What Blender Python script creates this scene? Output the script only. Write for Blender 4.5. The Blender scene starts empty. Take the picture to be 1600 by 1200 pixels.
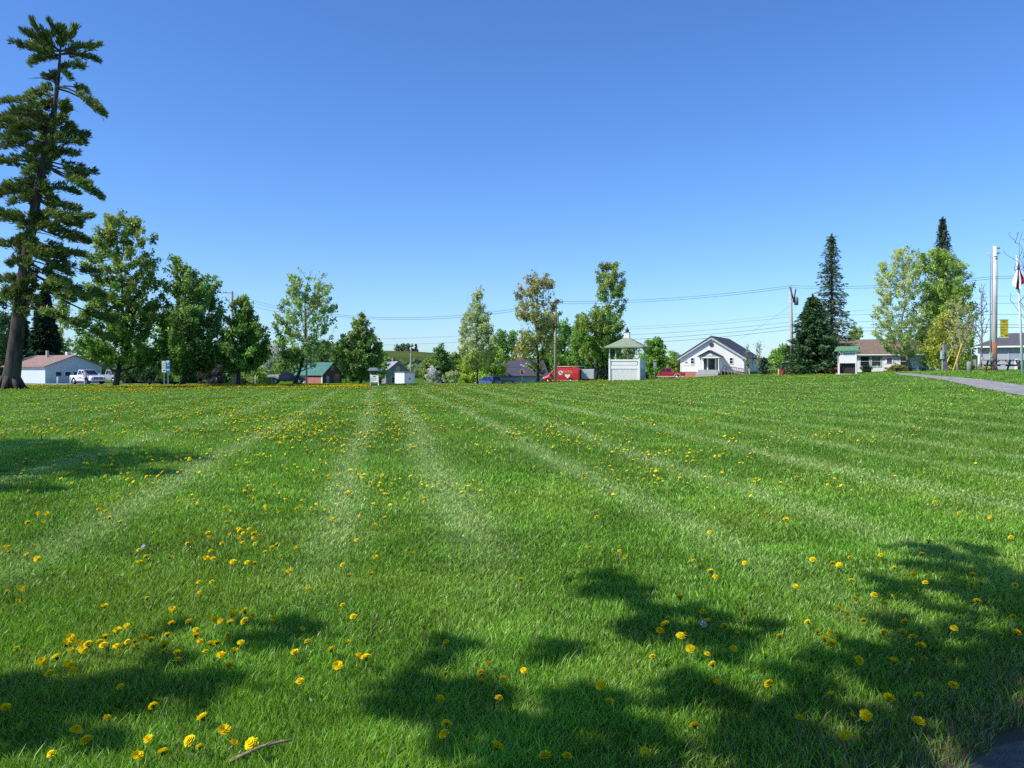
import bpy, math, random
import numpy as np
from mathutils import Vector, Matrix

R = math.radians
rng = np.random.default_rng(7)
random.seed(7)
F = 1294.0          # focal length in pixels of the 1600 px wide photograph
EYE = 1.6
HOR = 575.0
scene = bpy.context.scene
COL = scene.collection

# ------------------------------------------------------------------ terrain
_px = np.array([-600, 0, 250, 400, 540, 700, 800, 850, 950, 1050, 1120, 1200, 1300, 1400, 1480, 1600, 2200], float)
_ze = np.array([-.2, -.17, -.12, -.09, -.06, -.05, -.03, .08, .28, .46, .58, .74, .92, 1.22, 1.34, 1.47, 1.55])
_de = np.array([82, 82, 82, 82, 82, 85, 88, 89, 90, 92, 94, 93, 88, 78, 66, 56, 50], float)
_dr = np.array([.33, .33, .4, .78, .85, 1.25, 1.1, .95, .72, .72, .2, 0, 0, 0, 0, 0, 0])
_u = (_px - 800) / F

def sstep(t):
    t = np.clip(t, 0, 1)
    return t * t * (3 - 2 * t)

def gz(x, y):
    x = np.asarray(x, float); y = np.asarray(y, float)
    yy = np.maximum(y, 8.0)
    u = x / yy
    ze = np.interp(u, _u, _ze); de = np.interp(u, _u, _de); dr = np.interp(u, _u, _dr)
    z = ze * sstep((yy - 13) / (de - 13)) - dr * sstep((yy - de - 2) / 16)
    z = z + 0.012 * np.sin(x * .9 + 1.3) * np.sin(y * .7) * sstep((yy - 5) / 10)
    return z

def g1(x, y):
    return float(gz(x, y))

def GP(px, D, dz=0.0):
    x = (px - 800) / F * D
    return Vector((x, D, g1(x, D) + dz))

def PT(px, py, D):
    return Vector(((px - 800) / F * D, D, EYE - (py - HOR) / F * D))

def ray_ground(px, py, h=0.0, dmax=110):
    d = np.concatenate([np.linspace(2, 30, 1200), np.linspace(30, dmax, 1600)])
    x = (px - 800) / F * d
    z = EYE - (py - HOR) / F * d
    k = np.nonzero(z <= gz(x, d) + h)[0]
    dd = d[k[0]] if len(k) else dmax
    return (px - 800) / F * dd, dd

# ------------------------------------------------------------------ materials
MATS = {}
def nodes(m):
    m.use_nodes = True
    nt = m.node_tree
    nt.nodes.clear()
    return nt

def pm(name, col, rough=.8, var=.12, scale=3.0, bump=0.0, bscale=30, metal=0.0, spec=.3, stretch=None, coat=0):
    """principled material whose colour wanders with object-space noise"""
    if name in MATS: return MATS[name]
    m = bpy.data.materials.new(name); nt = nodes(m)
    o = nt.nodes.new('ShaderNodeOutputMaterial'); b = nt.nodes.new('ShaderNodeBsdfPrincipled')
    nt.links.new(b.outputs[0], o.inputs[0])
    b.inputs['Roughness'].default_value = rough; b.inputs['Metallic'].default_value = metal
    b.inputs['Specular IOR Level'].default_value = spec
    if coat: b.inputs['Coat Weight'].default_value = coat
    tc = nt.nodes.new('ShaderNodeTexCoord'); n = nt.nodes.new('ShaderNodeTexNoise')
    mp = nt.nodes.new('ShaderNodeMapping')
    if stretch: mp.inputs['Scale'].default_value = stretch
    nt.links.new(tc.outputs['Object'], mp.inputs[0]); nt.links.new(mp.outputs[0], n.inputs['Vector'])
    n.inputs['Scale'].default_value = scale; n.inputs['Detail'].default_value = 6
    r = nt.nodes.new('ShaderNodeValToRGB')
    r.color_ramp.elements[0].position = .3; r.color_ramp.elements[1].position = .7
    r.color_ramp.elements[0].color = (*[c * (1 - var) for c in col], 1)
    r.color_ramp.elements[1].color = (*[min(1, c * (1 + var)) for c in col], 1)
    nt.links.new(n.outputs['Fac'], r.inputs[0]); nt.links.new(r.outputs[0], b.inputs['Base Color'])
    if bump:
        n2 = nt.nodes.new('ShaderNodeTexNoise'); n2.inputs['Scale'].default_value = bscale
        nt.links.new(mp.outputs[0], n2.inputs['Vector'])
        bp = nt.nodes.new('ShaderNodeBump'); bp.inputs['Strength'].default_value = bump; bp.inputs['Distance'].default_value = .03
        nt.links.new(n2.outputs['Fac'], bp.inputs['Height']); nt.links.new(bp.outputs[0], b.inputs['Normal'])
    MATS[name] = m
    return m

def stripes_mat(name, col, per, axis='Z', depth=.25, rough=.7, var=.1):
    """clapboard / corrugation: thin darker lines at a fixed pitch"""
    if name in MATS: return MATS[name]
    m = pm(name, col, rough, var); nt = m.node_tree
    b = [n for n in nt.nodes if n.type == 'BSDF_PRINCIPLED'][0]
    ramp = [n for n in nt.nodes if n.type == 'VALTORGB'][0]
    tc = [n for n in nt.nodes if n.type == 'TEX_COORD'][0]
    sp = nt.nodes.new('ShaderNodeSeparateXYZ'); nt.links.new(tc.outputs['Object'], sp.inputs[0])
    d = nt.nodes.new('ShaderNodeMath'); d.operation = 'DIVIDE'; d.inputs[1].default_value = per
    nt.links.new(sp.outputs[axis], d.inputs[0])
    fr = nt.nodes.new('ShaderNodeMath'); fr.operation = 'FRACT'; nt.links.new(d.outputs[0], fr.inputs[0])
    lt = nt.nodes.new('ShaderNodeMath'); lt.operation = 'LESS_THAN'; lt.inputs[1].default_value = .16
    nt.links.new(fr.outputs[0], lt.inputs[0])
    ml = nt.nodes.new('ShaderNodeMath'); ml.operation = 'MULTIPLY'; ml.inputs[1].default_value = depth
    nt.links.new(lt.outputs[0], ml.inputs[0])
    mx = nt.nodes.new('ShaderNodeMixRGB'); mx.inputs[2].default_value = (*[c * .2 for c in col], 1)
    nt.links.new(ml.outputs[0], mx.inputs[0]); nt.links.new(ramp.outputs[0], mx.inputs[1])
    nt.links.new(mx.outputs[0], b.inputs['Base Color'])
    return m

def attr_mat(name, transl=.35, rough=.6, noise=0.0, gloss=.0):
    m = bpy.data.materials.new(name); nt = nodes(m)
    o = nt.nodes.new('ShaderNodeOutputMaterial')
    a = nt.nodes.new('ShaderNodeAttribute'); a.attribute_name = 'Col'
    c = a.outputs['Color']
    if noise:
        tc = nt.nodes.new('ShaderNodeTexCoord'); n = nt.nodes.new('ShaderNodeTexNoise')
        n.inputs['Scale'].default_value = 1.5
        nt.links.new(tc.outputs['Object'], n.inputs['Vector'])
        mr = nt.nodes.new('ShaderNodeMapRange'); mr.inputs[3].default_value = 1 - noise; mr.inputs[4].default_value = 1 + noise
        nt.links.new(n.outputs['Fac'], mr.inputs[0])
        vm = nt.nodes.new('ShaderNodeVectorMath'); vm.operation = 'SCALE'
        nt.links.new(c, vm.inputs[0]); nt.links.new(mr.outputs[0], vm.inputs['Scale'])
        c = vm.outputs[0]
    d = nt.nodes.new('ShaderNodeBsdfDiffuse'); t = nt.nodes.new('ShaderNodeBsdfTranslucent')
    nt.links.new(c, d.inputs[0])
    hs = nt.nodes.new('ShaderNodeHueSaturation'); hs.inputs['Value'].default_value = 1.3; hs.inputs['Saturation'].default_value = 1.1; hs.inputs['Hue'].default_value = .488
    nt.links.new(c, hs.inputs['Color']); nt.links.new(hs.outputs[0], t.inputs[0])
    mx = nt.nodes.new('ShaderNodeMixShader'); mx.inputs[0].default_value = transl
    nt.links.new(d.outputs[0], mx.inputs[1]); nt.links.new(t.outputs[0], mx.inputs[2])
    out = mx.outputs[0]
    if gloss:
        g = nt.nodes.new('ShaderNodeBsdfGlossy'); g.inputs['Roughness'].default_value = rough
        g.inputs[0].default_value = (.9, 1, .85, 1)
        m2 = nt.nodes.new('ShaderNodeMixShader'); m2.inputs[0].default_value = gloss
        nt.links.new(out, m2.inputs[1]); nt.links.new(g.outputs[0], m2.inputs[2]); out = m2.outputs[0]
    nt.links.new(out, o.inputs[0])
    MATS[name] = m
    return m

M_leaf = attr_mat('leaf', .42, .45, .15, .02)
M_needle = attr_mat('needle', .15, .5, .15, .02)
M_grass = attr_mat('grass_blade', .36, .36, 0, .022)
M_petal = attr_mat('petal', .3, .6, .05)
M_bark = pm('bark', (.10, .08, .065), .95, .45, 2.2, .8, 14, stretch=(1, 1, .25))
M_barkd = pm('bark_dark', (.055, .045, .04), .95, .4, 2.5, .8, 14, stretch=(1, 1, .25))
M_pineb = pm('pine_bark', (.075, .062, .05), .95, .6, 1.6, 1.0, 9, stretch=(1.6, 1.6, .35))
M_barkg = pm('bark_grey', (.22, .2, .18), .95, .35, 3, .5, 14, stretch=(1, 1, .3))
M_white = pm('white_paint', (.86, .84, .79), .55, .04, .8)
M_glass = pm('dark_glass', (.02, .025, .035), .08, .3, 1.2, spec=.6)
M_black = pm('black_rubber', (.018, .018, .018), .85, .2, 6)
M_chrome = pm('chrome', (.55, .55, .56), .25, .1, 5, metal=.9)
M_steel = pm('galvanised_steel', (.35, .36, .36), .45, .15, 6, metal=.6)
M_wood = pm('weathered_wood', (.24, .19, .14), .9, .35, 3, .4, 20, stretch=(1, 1, .15))
M_woodp = pm('pale_pole_wood', (.42, .35, .28), .9, .25, 3, .4, 20, stretch=(1, 1, .1))
M_concrete = pm('concrete', (.42, .41, .39), .9, .12, 3, .2)
M_wire = pm('black_wire', (.03, .03, .035), .7, .1)

# ------------------------------------------------------------------ tagging
def tag(o, label=None, cat=None, group=None, kind=None):
    if label: o['label'] = label
    if cat: o['category'] = cat
    if group: o['group'] = group
    if kind: o['kind'] = kind
    return o

def empty(name, loc, rz=0.0, label=None, cat=None, group=None):
    o = bpy.data.objects.new(name, None); COL.objects.link(o)
    o.location = loc; o.rotation_euler = (0, 0, rz); o.empty_display_size = .3
    return tag(o, label, cat, group)

# ------------------------------------------------------------------ mesh builder
class MB:
    def __init__(s): s.v = []; s.f = []; s.m = []; s.sm = []
    def add(s, vs, fs, mi=0, smooth=False):
        b = len(s.v); s.v += [tuple(v) for v in vs]
        for f in fs: s.f.append(tuple(i + b for i in f)); s.m.append(mi); s.sm.append(smooth)
    def box(s, x0, x1, y0, y1, z0, z1, mi=0):
        vs = [(x, y, z) for z in (z0, z1) for y in (y0, y1) for x in (x0, x1)]
        s.add(vs, [(0, 2, 3, 1), (4, 5, 7, 6), (0, 1, 5, 4), (2, 6, 7, 3), (0, 4, 6, 2), (1, 3, 7, 5)], mi)
    def prism(s, poly, y0, y1, mi=0, inset=None):
        """polygon in x,z (ccw seen from -y) extruded from y0 to y1"""
        n = len(poly)
        a = [(x, y0, z) for x, z in poly]; b = [(x, y1, z) for x, z in poly]
        s.add(a + b, [tuple(range(n)), tuple(range(2 * n - 1, n - 1, -1))] + [(i, i + n, (i + 1) % n + n, (i + 1) % n) for i in range(n)], mi)
    def tube(s, pts, rad, n=8, mi=0, cap=True, smooth=True):
        pts = [Vector(p) for p in pts]
        if not hasattr(rad, '__len__'): rad = [rad] * len(pts)
        vs = []; fs = []
        up = Vector((0, 0, 1))
        d0 = (pts[-1] - pts[0])
        if d0.length < 1e-6: return
        ref = Vector((1, 0, 0)) if abs(d0.normalized().z) > .8 else up
        for i, p in enumerate(pts):
            d = (pts[min(i + 1, len(pts) - 1)] - pts[max(i - 1, 0)]).normalized()
            a = d.cross(ref)
            if a.length < 1e-4: a = d.orthogonal()
            a.normalize(); b = d.cross(a)
            for k in range(n):
                t = 2 * math.pi * k / n
                vs.append(p + (a * math.cos(t) + b * math.sin(t)) * rad[i])
        for i in range(len(pts) - 1):
            for k in range(n):
                k2 = (k + 1) % n
                fs.append((i * n + k, (i + 1) * n + k, (i + 1) * n + k2, i * n + k2))
        s.add(vs, fs, mi, smooth)
        if cap:
            b = len(s.v) - len(vs)
            s.f.append(tuple(b + k for k in range(n))); s.m.append(mi); s.sm.append(False)
            s.f.append(tuple(b + (len(pts) - 1) * n + k for k in reversed(range(n)))); s.m.append(mi); s.sm.append(False)
    def disc(s, c, axis, r, thick, n=20, mi=0):
        a = Vector(axis).normalized() * thick / 2
        s.tube([Vector(c) - a, Vector(c) + a], r, n, mi, True, False)
    def build(s, name, mats, parent=None, bevel=0.0, loc=None):
        me = bpy.data.meshes.new(name); me.from_pydata(s.v, [], s.f)
        if not isinstance(mats, (list, tuple)): mats = [mats]
        for m in mats: me.materials.append(m)
        me.polygons.foreach_set('material_index', s.m)
        me.polygons.foreach_set('use_smooth', s.sm)
        me.update()
        o = bpy.data.objects.new(name, me); COL.objects.link(o)
        if parent is not None: o.parent = parent
        if loc is not None: o.location = loc
        if bevel:
            bv = o.modifiers.new('bevel', 'BEVEL'); bv.width = bevel; bv.segments = 2; bv.limit_method = 'ANGLE'; bv.angle_limit = R(35)
        return o

def part(name, mats, parent, fn, bevel=0.0, label=None):
    mb = MB(); fn(mb); o = mb.build(name, mats, parent, bevel)
    if label: o['label'] = label
    return o

def arr_mesh(name, V, polys_flat, totals, mat, colors=None, smooth=False):
    me = bpy.data.meshes.new(name)
    me.vertices.add(len(V)); me.vertices.foreach_set('co', np.ascontiguousarray(V, dtype=np.float32).ravel())
    me.loops.add(len(polys_flat)); me.loops.foreach_set('vertex_index', np.ascontiguousarray(polys_flat, dtype=np.int32))
    totals = np.asarray(totals, np.int32)
    st = np.concatenate([[0], np.cumsum(totals)[:-1]]).astype(np.int32)
    me.polygons.add(len(totals)); me.polygons.foreach_set('loop_start', st); me.polygons.foreach_set('loop_total', totals)
    if smooth: me.polygons.foreach_set('use_smooth', np.ones(len(totals), bool))
    me.update(calc_edges=True)
    if colors is not None:
        ca = me.color_attributes.new('Col', 'FLOAT_COLOR', 'POINT')
        c4 = np.ones((len(V), 4), np.float32); c4[:, :3] = colors
        ca.data.foreach_set('color', c4.ravel())
    me.materials.append(mat)
    return me

def link(name, me, parent=None, loc=None):
    o = bpy.data.objects.new(name, me); COL.objects.link(o)
    if parent is not None: o.parent = parent
    if loc is not None: o.location = loc
    return o

def unit(a):
    return a / np.maximum(np.linalg.norm(a, axis=-1, keepdims=True), 1e-9)

def leaf_mesh(name, C, L, W, col, mat, dirs=None):
    """rhombic leaf faces: centre C, half length L, half width W, optional long direction"""
    n = len(C)
    if dirs is None:
        nn = unit(unit(rng.normal(size=(n, 3))) + np.array([to_sun.x, to_sun.y, to_sun.z + .3]) * .55)
        a = unit(np.cross(nn, rng.normal(size=(n, 3)))); b = unit(np.cross(nn, a))
    else:
        a = unit(dirs); b = unit(np.cross(a, rng.normal(size=(n, 3))))
    L = np.broadcast_to(np.asarray(L, float), (n,))[:, None]; W = np.broadcast_to(np.asarray(W, float), (n,))[:, None]
    nrm = np.cross(a, b)
    V = np.stack([C - a * L, C + b * W + nrm * W * .3, C + a * L, C - b * W + nrm * W * .3], 1).reshape(-1, 3)
    idx = np.arange(4 * n, dtype=np.int32)
    col = np.clip(np.asarray(col) * (2.7 if mat is M_leaf else 2.0), .004, .75)
    return arr_mesh(name, V, idx, np.full(n, 4), mat, np.repeat(col, 4, 0))

# value noise for scattering
_tab = np.random.default_rng(3).random((256, 256))
def vnoise(x, y, s=1.0, o=0):
    x = np.asarray(x) / s + 31.7 + o * 17.3; y = np.asarray(y) / s + 11.1 + o * 7.9
    xi = np.floor(x).astype(int); yi = np.floor(y).astype(int)
    fx = sstep(x - xi); fy = sstep(y - yi)
    t = lambda i, j: _tab[i % 256, j % 256]
    return (t(xi, yi) * (1 - fx) + t(xi + 1, yi) * fx) * (1 - fy) + (t(xi, yi + 1) * (1 - fx) + t(xi + 1, yi + 1) * fx) * fy

# ------------------------------------------------------------------ camera, sun, sky
cam = bpy.data.cameras.new('camera'); camo = bpy.data.objects.new('camera', cam); COL.objects.link(camo)
camo.location = (0, 0, EYE); camo.rotation_euler = (R(90), 0, 0)
cam.sensor_width = 36; cam.lens = F / 1600 * 36; cam.shift_y = -(600 - HOR) / 1600
cam.clip_start = .1; cam.clip_end = 20000
scene.camera = camo
SUN_EL = R(45)
sdir = Vector((-.935, -.355, 0)).normalized()          # horizontal direction towards the sun
to_sun = Vector((sdir.x * math.cos(SUN_EL), sdir.y * math.cos(SUN_EL), math.sin(SUN_EL)))
sun = bpy.data.lights.new('sun', 'SUN'); sun.energy = 5.0; sun.angle = R(.55); sun.color = (1, .955, .87)
suno = bpy.data.objects.new('sun', sun); COL.objects.link(suno)
suno.rotation_euler = (-to_sun).to_track_quat('-Z', 'Y').to_euler(); suno.location = (0, 0, 50)
w = bpy.data.worlds.new('World'); scene.world = w; w.use_nodes = True
nt = w.node_tree; nt.nodes.clear()
wo = nt.nodes.new('ShaderNodeOutputWorld'); bg = nt.nodes.new('ShaderNodeBackground'); sk = nt.nodes.new('ShaderNodeTexSky')
sk.sky_type = 'NISHITA'; sk.sun_disc = False; sk.sun_elevation = SUN_EL
sk.sun_rotation = math.atan2(to_sun.x, to_sun.y)
sk.altitude = 200; sk.air_density = 1.0; sk.dust_density = .35; sk.ozone_density = 3.0
hs = nt.nodes.new('ShaderNodeHueSaturation'); hs.inputs['Saturation'].default_value = 1.12; hs.inputs['Value'].default_value = 1.0
nt.links.new(sk.outputs[0], hs.inputs['Color'])
tint = nt.nodes.new('ShaderNodeMixRGB'); tint.blend_type = 'MULTIPLY'; tint.inputs[0].default_value = 1; tint.inputs[2].default_value = (.81, 1.06, 1.46, 1)
nt.links.new(hs.outputs[0], tint.inputs[1]); nt.links.new(tint.outputs[0], bg.inputs[0])
bg.inputs[1].default_value = .13
nt.links.new(bg.outputs[0], wo.inputs[0])
scene.view_settings.view_transform = 'Standard'; scene.view_settings.look = 'None'; scene.view_settings.exposure = 0
scene.cycles.max_bounces = 6; scene.cycles.diffuse_bounces = 3; scene.cycles.glossy_bounces = 2; scene.cycles.transmission_bounces = 3
scene.cycles.use_denoising = False

# ------------------------------------------------------------------ lawn colour field
STR = np.array([-25, -22.5, -20.3, -18, -15.8, -13.6, -11.5, -9.3, -7.2, -5.1, -2.74, -.34, 1.0, 3.2, 4.9, 7.35, 9.5, 11.6, 13.8, 16, 18.2, 20.5, 23, 25.5, 28, 31])
STW = np.array([.5, .5, .5, .5, .6, .6, .6, .6, .7, .8, 1.0, 1.05, 1.0, 1.1, 1.0, 1.0, .95, .9, .8, .75, .7, .6, .6, .5, .5, .5])
def stripe(x, y):
    s = x + .1638 * y + .12 * np.sin(y * .16) + .05 * np.sin(y * .5)
    v = np.zeros_like(s)
    for c, wgt in zip(STR, STW):
        wdt = .28 + .05 * math.sin(c * 7)
        v = np.maximum(v, wgt * np.exp(-((s - c) / wdt) ** 2))
    fade = sstep((y - 4.5) / 4.5)
    return v * fade * (.62 + .55 * (vnoise(x, y, 2.6, 5) - .25))

# path near the viewer (lower right corner) and its far stretch
near_edge = [(-9.0, .5), (-3, 1.5), (0, 2.3), (1.15, 2.92), (1.62, 3.20), (2.2, 3.58), (2.9, 4.05), (4.6, 5.1), (8, 6.5), (14, 8.1)]
def near_path(x, y):
    ex = np.array([p[0] for p in near_edge]); ey = np.array([p[1] for p in near_edge])
    return np.interp(x, ex, ey) - y       # > 0 : on the asphalt

pn = [(1404, 585.8), (1431, 588.5), (1475, 594.2), (1504, 601), (1530, 607), (1560, 612.5), (1600, 619), (1650, 628), (1720, 642)]
pf = [(1396, 583.0), (1430, 584.6), (1470, 588.2), (1500, 590.5), (1533, 593.5), (1565, 598), (1600, 603), (1650, 611), (1720, 624)]
def smooth_line(pts, n):
    P = np.array(pts, float); t = np.concatenate([[0], np.cumsum(np.hypot(*np.diff(P, axis=0).T))]); t /= t[-1]
    u = np.linspace(0, 1, n)
    return np.stack([np.interp(u, t, P[:, 0]), np.interp(u, t, P[:, 1])], 1)
PN = np.array([ray_ground(*p) for p in smooth_line(pn, 60)]); PF = np.array([ray_ground(*p) for p in smooth_line(pf, 60)])
PN = smooth_line(PN, 260); PF = smooth_line(PF, 260)
for P_, o_ in ((PN, 41), (PF, 43)):
    P_[:, 1] += .35 * (vnoise(P_[:, 0], P_[:, 1], .9, o_) - .5) + .08 * (vnoise(P_[:, 0], P_[:, 1], .3, o_ + 1) - .5)
# keep the two margins in step and a path's width apart
def inpoly(x, y, P):
    inside = np.zeros(len(x), bool); n = len(P); j = n - 1
    for i in range(n):
        c = ((P[i, 1] > y) != (P[j, 1] > y)) & (x < (P[j, 0] - P[i, 0]) * (y - P[i, 1]) / (P[j, 1] - P[i, 1] + 1e-12) + P[i, 0])
        inside ^= c; j = i
    return inside
FARPATH = np.concatenate([PN, PF[::-1]])

# ------------------------------------------------------------------ ground sheet
def nonuni(parts):
    out = []
    for a, b, s in parts: out.append(np.arange(a, b, s))
    out.append([parts[-1][1]]); return np.concatenate(out)
gx = nonuni([(-6000, -1000, 1000), (-1000, -200, 100), (-200, -80, 8), (-80, -14, 1.5), (-14, 14, .35), (14, 80, 1.5), (80, 200, 8), (200, 1000, 100), (1000, 6000, 1000)])
gy = nonuni([(-400, -40, 60), (-40, -6, 4), (-6, 16, .35), (16, 100, 1.5), (100, 170, 5), (170, 400, 30), (400, 1000, 100), (1000, 9000, 1000)])
X, Y = np.meshgrid(gx, gy); Z = gz(X, Y)
nx, ny = len(gx), len(gy)
V = np.stack([X.ravel(), Y.ravel(), Z.ravel()], 1)
ii = np.arange(nx * ny).reshape(ny, nx)
Q = np.stack([ii[:-1, :-1].ravel(), ii[:-1, 1:].ravel(), ii[1:, 1:].ravel(), ii[1:, :-1].ravel()], 1)
st_ = stripe(V[:, 0], V[:, 1]) * (V[:, 1] < 95)
base = np.array([.085, .18, .024]); lite = np.array([.19, .29, .09])  # lite: brighter reflection of mower-bent grass, put into the stripe colour
gc = base + (lite - base) * np.clip(st_, 0, 1)[:, None] * .8
gc *= (.8 + .4 * vnoise(V[:, 0], V[:, 1], 2.3))[:, None]
dirt = sstep((near_path(V[:, 0], V[:, 1]) + .75) / .6)
gc = gc * (1 - dirt[:, None]) + np.array([.13, .105, .07]) * dirt[:, None]
me = arr_mesh('ground', V, Q.ravel(), np.full(len(Q), 4), attr_mat('lawn_soil', .0, .9, .3), gc, True)
tag(link('ground', me), 'green town common of mown grass with pale mower stripes', kind='structure')

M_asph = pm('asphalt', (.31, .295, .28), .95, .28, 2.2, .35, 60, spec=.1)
M_asphd = pm('asphalt_road', (.30, .29, .28), .9, .15, .6, .3, 40)
def ribbon(name, A, B, mat, dz, cross=4):
    n = len(A); t = np.linspace(0, 1, cross + 1)
    P = A[:, None, :] * (1 - t)[None, :, None] + B[:, None, :] * t[None, :, None]
    xs = P[..., 0].ravel(); ys = P[..., 1].ravel()
    V = np.stack([xs, ys, gz(xs, ys) + dz], 1)
    k = np.arange(n * (cross + 1)).reshape(n, cross + 1)
    Q = np.stack([k[:-1, :-1].ravel(), k[:-1, 1:].ravel(), k[1:, 1:].ravel(), k[1:, :-1].ravel()], 1)
    return link(name, arr_mesh(name, V, Q.ravel(), np.full(len(Q), 4), mat, None, True))
tag(ribbon('footpath', PF, PN, M_asph, .03, 6), 'grey asphalt footpath curving past the picnic table', kind='structure')
nx_ = np.linspace(-9, 14, 140); ne = np.interp(nx_, [p[0] for p in near_edge], [p[1] for p in near_edge]) + .05 * np.sin(nx_ * 5) + .03 * np.sin(nx_ * 13)
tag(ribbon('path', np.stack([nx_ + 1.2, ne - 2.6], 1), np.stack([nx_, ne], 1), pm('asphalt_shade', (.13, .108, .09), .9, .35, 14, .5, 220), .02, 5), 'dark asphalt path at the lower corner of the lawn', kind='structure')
# road along the far side of the common
ra = smooth_line([(-110, 91), (-70, 91.5), (-45, 92), (-20, 93), (0, 96), (14, 104), (26, 120), (34, 150)], 130)
rb = smooth_line([(-110, 113), (-70, 112), (-45, 110), (-20, 104), (-3, 106), (8, 112), (18, 126), (26, 152)], 130)
tag(ribbon('road', rb, ra, M_asphd, .03, 6), 'grey road along the far edge of the common', kind='structure')

# hills behind the town
def hill(name, pts, D, depth, label, col, seed):
    P = smooth_line(pts, 80); rr = np.random.default_rng(seed)
    rows = 14; VV = []
    for r in range(rows):
        t = r / (rows - 1)
        d = D + depth * t
        hgt = EYE + (HOR - P[:, 1]) / F * (D + depth)
        z = -2 + (hgt + 2) * math.sin(t * math.pi / 2)
        z = z + rr.normal(0, .25, len(z)) * (0 < t < 1)
        VV.append(np.stack([(P[:, 0] - 800) / F * d, np.full(len(P), d), z], 1))
    V = np.concatenate(VV); k = np.arange(rows * 80).reshape(rows, 80)
    Q = np.stack([k[:-1, :-1].ravel(), k[:-1, 1:].ravel(), k[1:, 1:].ravel(), k[1:, :-1].ravel()], 1)
    c = np.array(col) * (.75 + .5 * vnoise(V[:, 0], V[:, 1], 25))[:, None]
    top = (np.arange(len(V)) // 80) / (rows - 1)
    c = np.where((top > .8)[:, None], np.array([.24, .25, .10]), c)
    tag(link(name, arr_mesh(name, V, Q.ravel(), np.full(len(Q), 4), attr_mat('hill_grass', .0, .9, .3), c, True)), label, kind='structure')
hill('hill', [(-200, 560), (200, 556), (420, 552), (560, 549), (640, 549), (690, 553), (730, 556), (860, 560), (1000, 562), (1200, 560), (1500, 556), (1900, 560)], 420, 280, 'low green hill with a pale field along its top', (.085, .12, .035), 5)

# ------------------------------------------------------------------ trees
def outline(py0, py1, cx, hw, shape):
    """crown outline as rows of (py, left px, right px)"""
    S = {'round': [(0, .25), (.1, .6), (.25, .85), (.45, 1), (.65, .97), (.85, .75), (1, .4)],
         'oval': [(0, .12), (.12, .5), (.3, .8), (.55, 1), (.8, .9), (1, .45)],
         'cone': [(0, .05), (.2, .3), (.45, .6), (.7, .9), (.9, 1), (1, .7)],
         'mound': [(0, .3), (.15, .7), (.4, .95), (.7, 1), (1, 1)]}[shape]
    return [(py0 + (py1 - py0) * a, cx - hw * b, cx + hw * b) for a, b in S]

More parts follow.
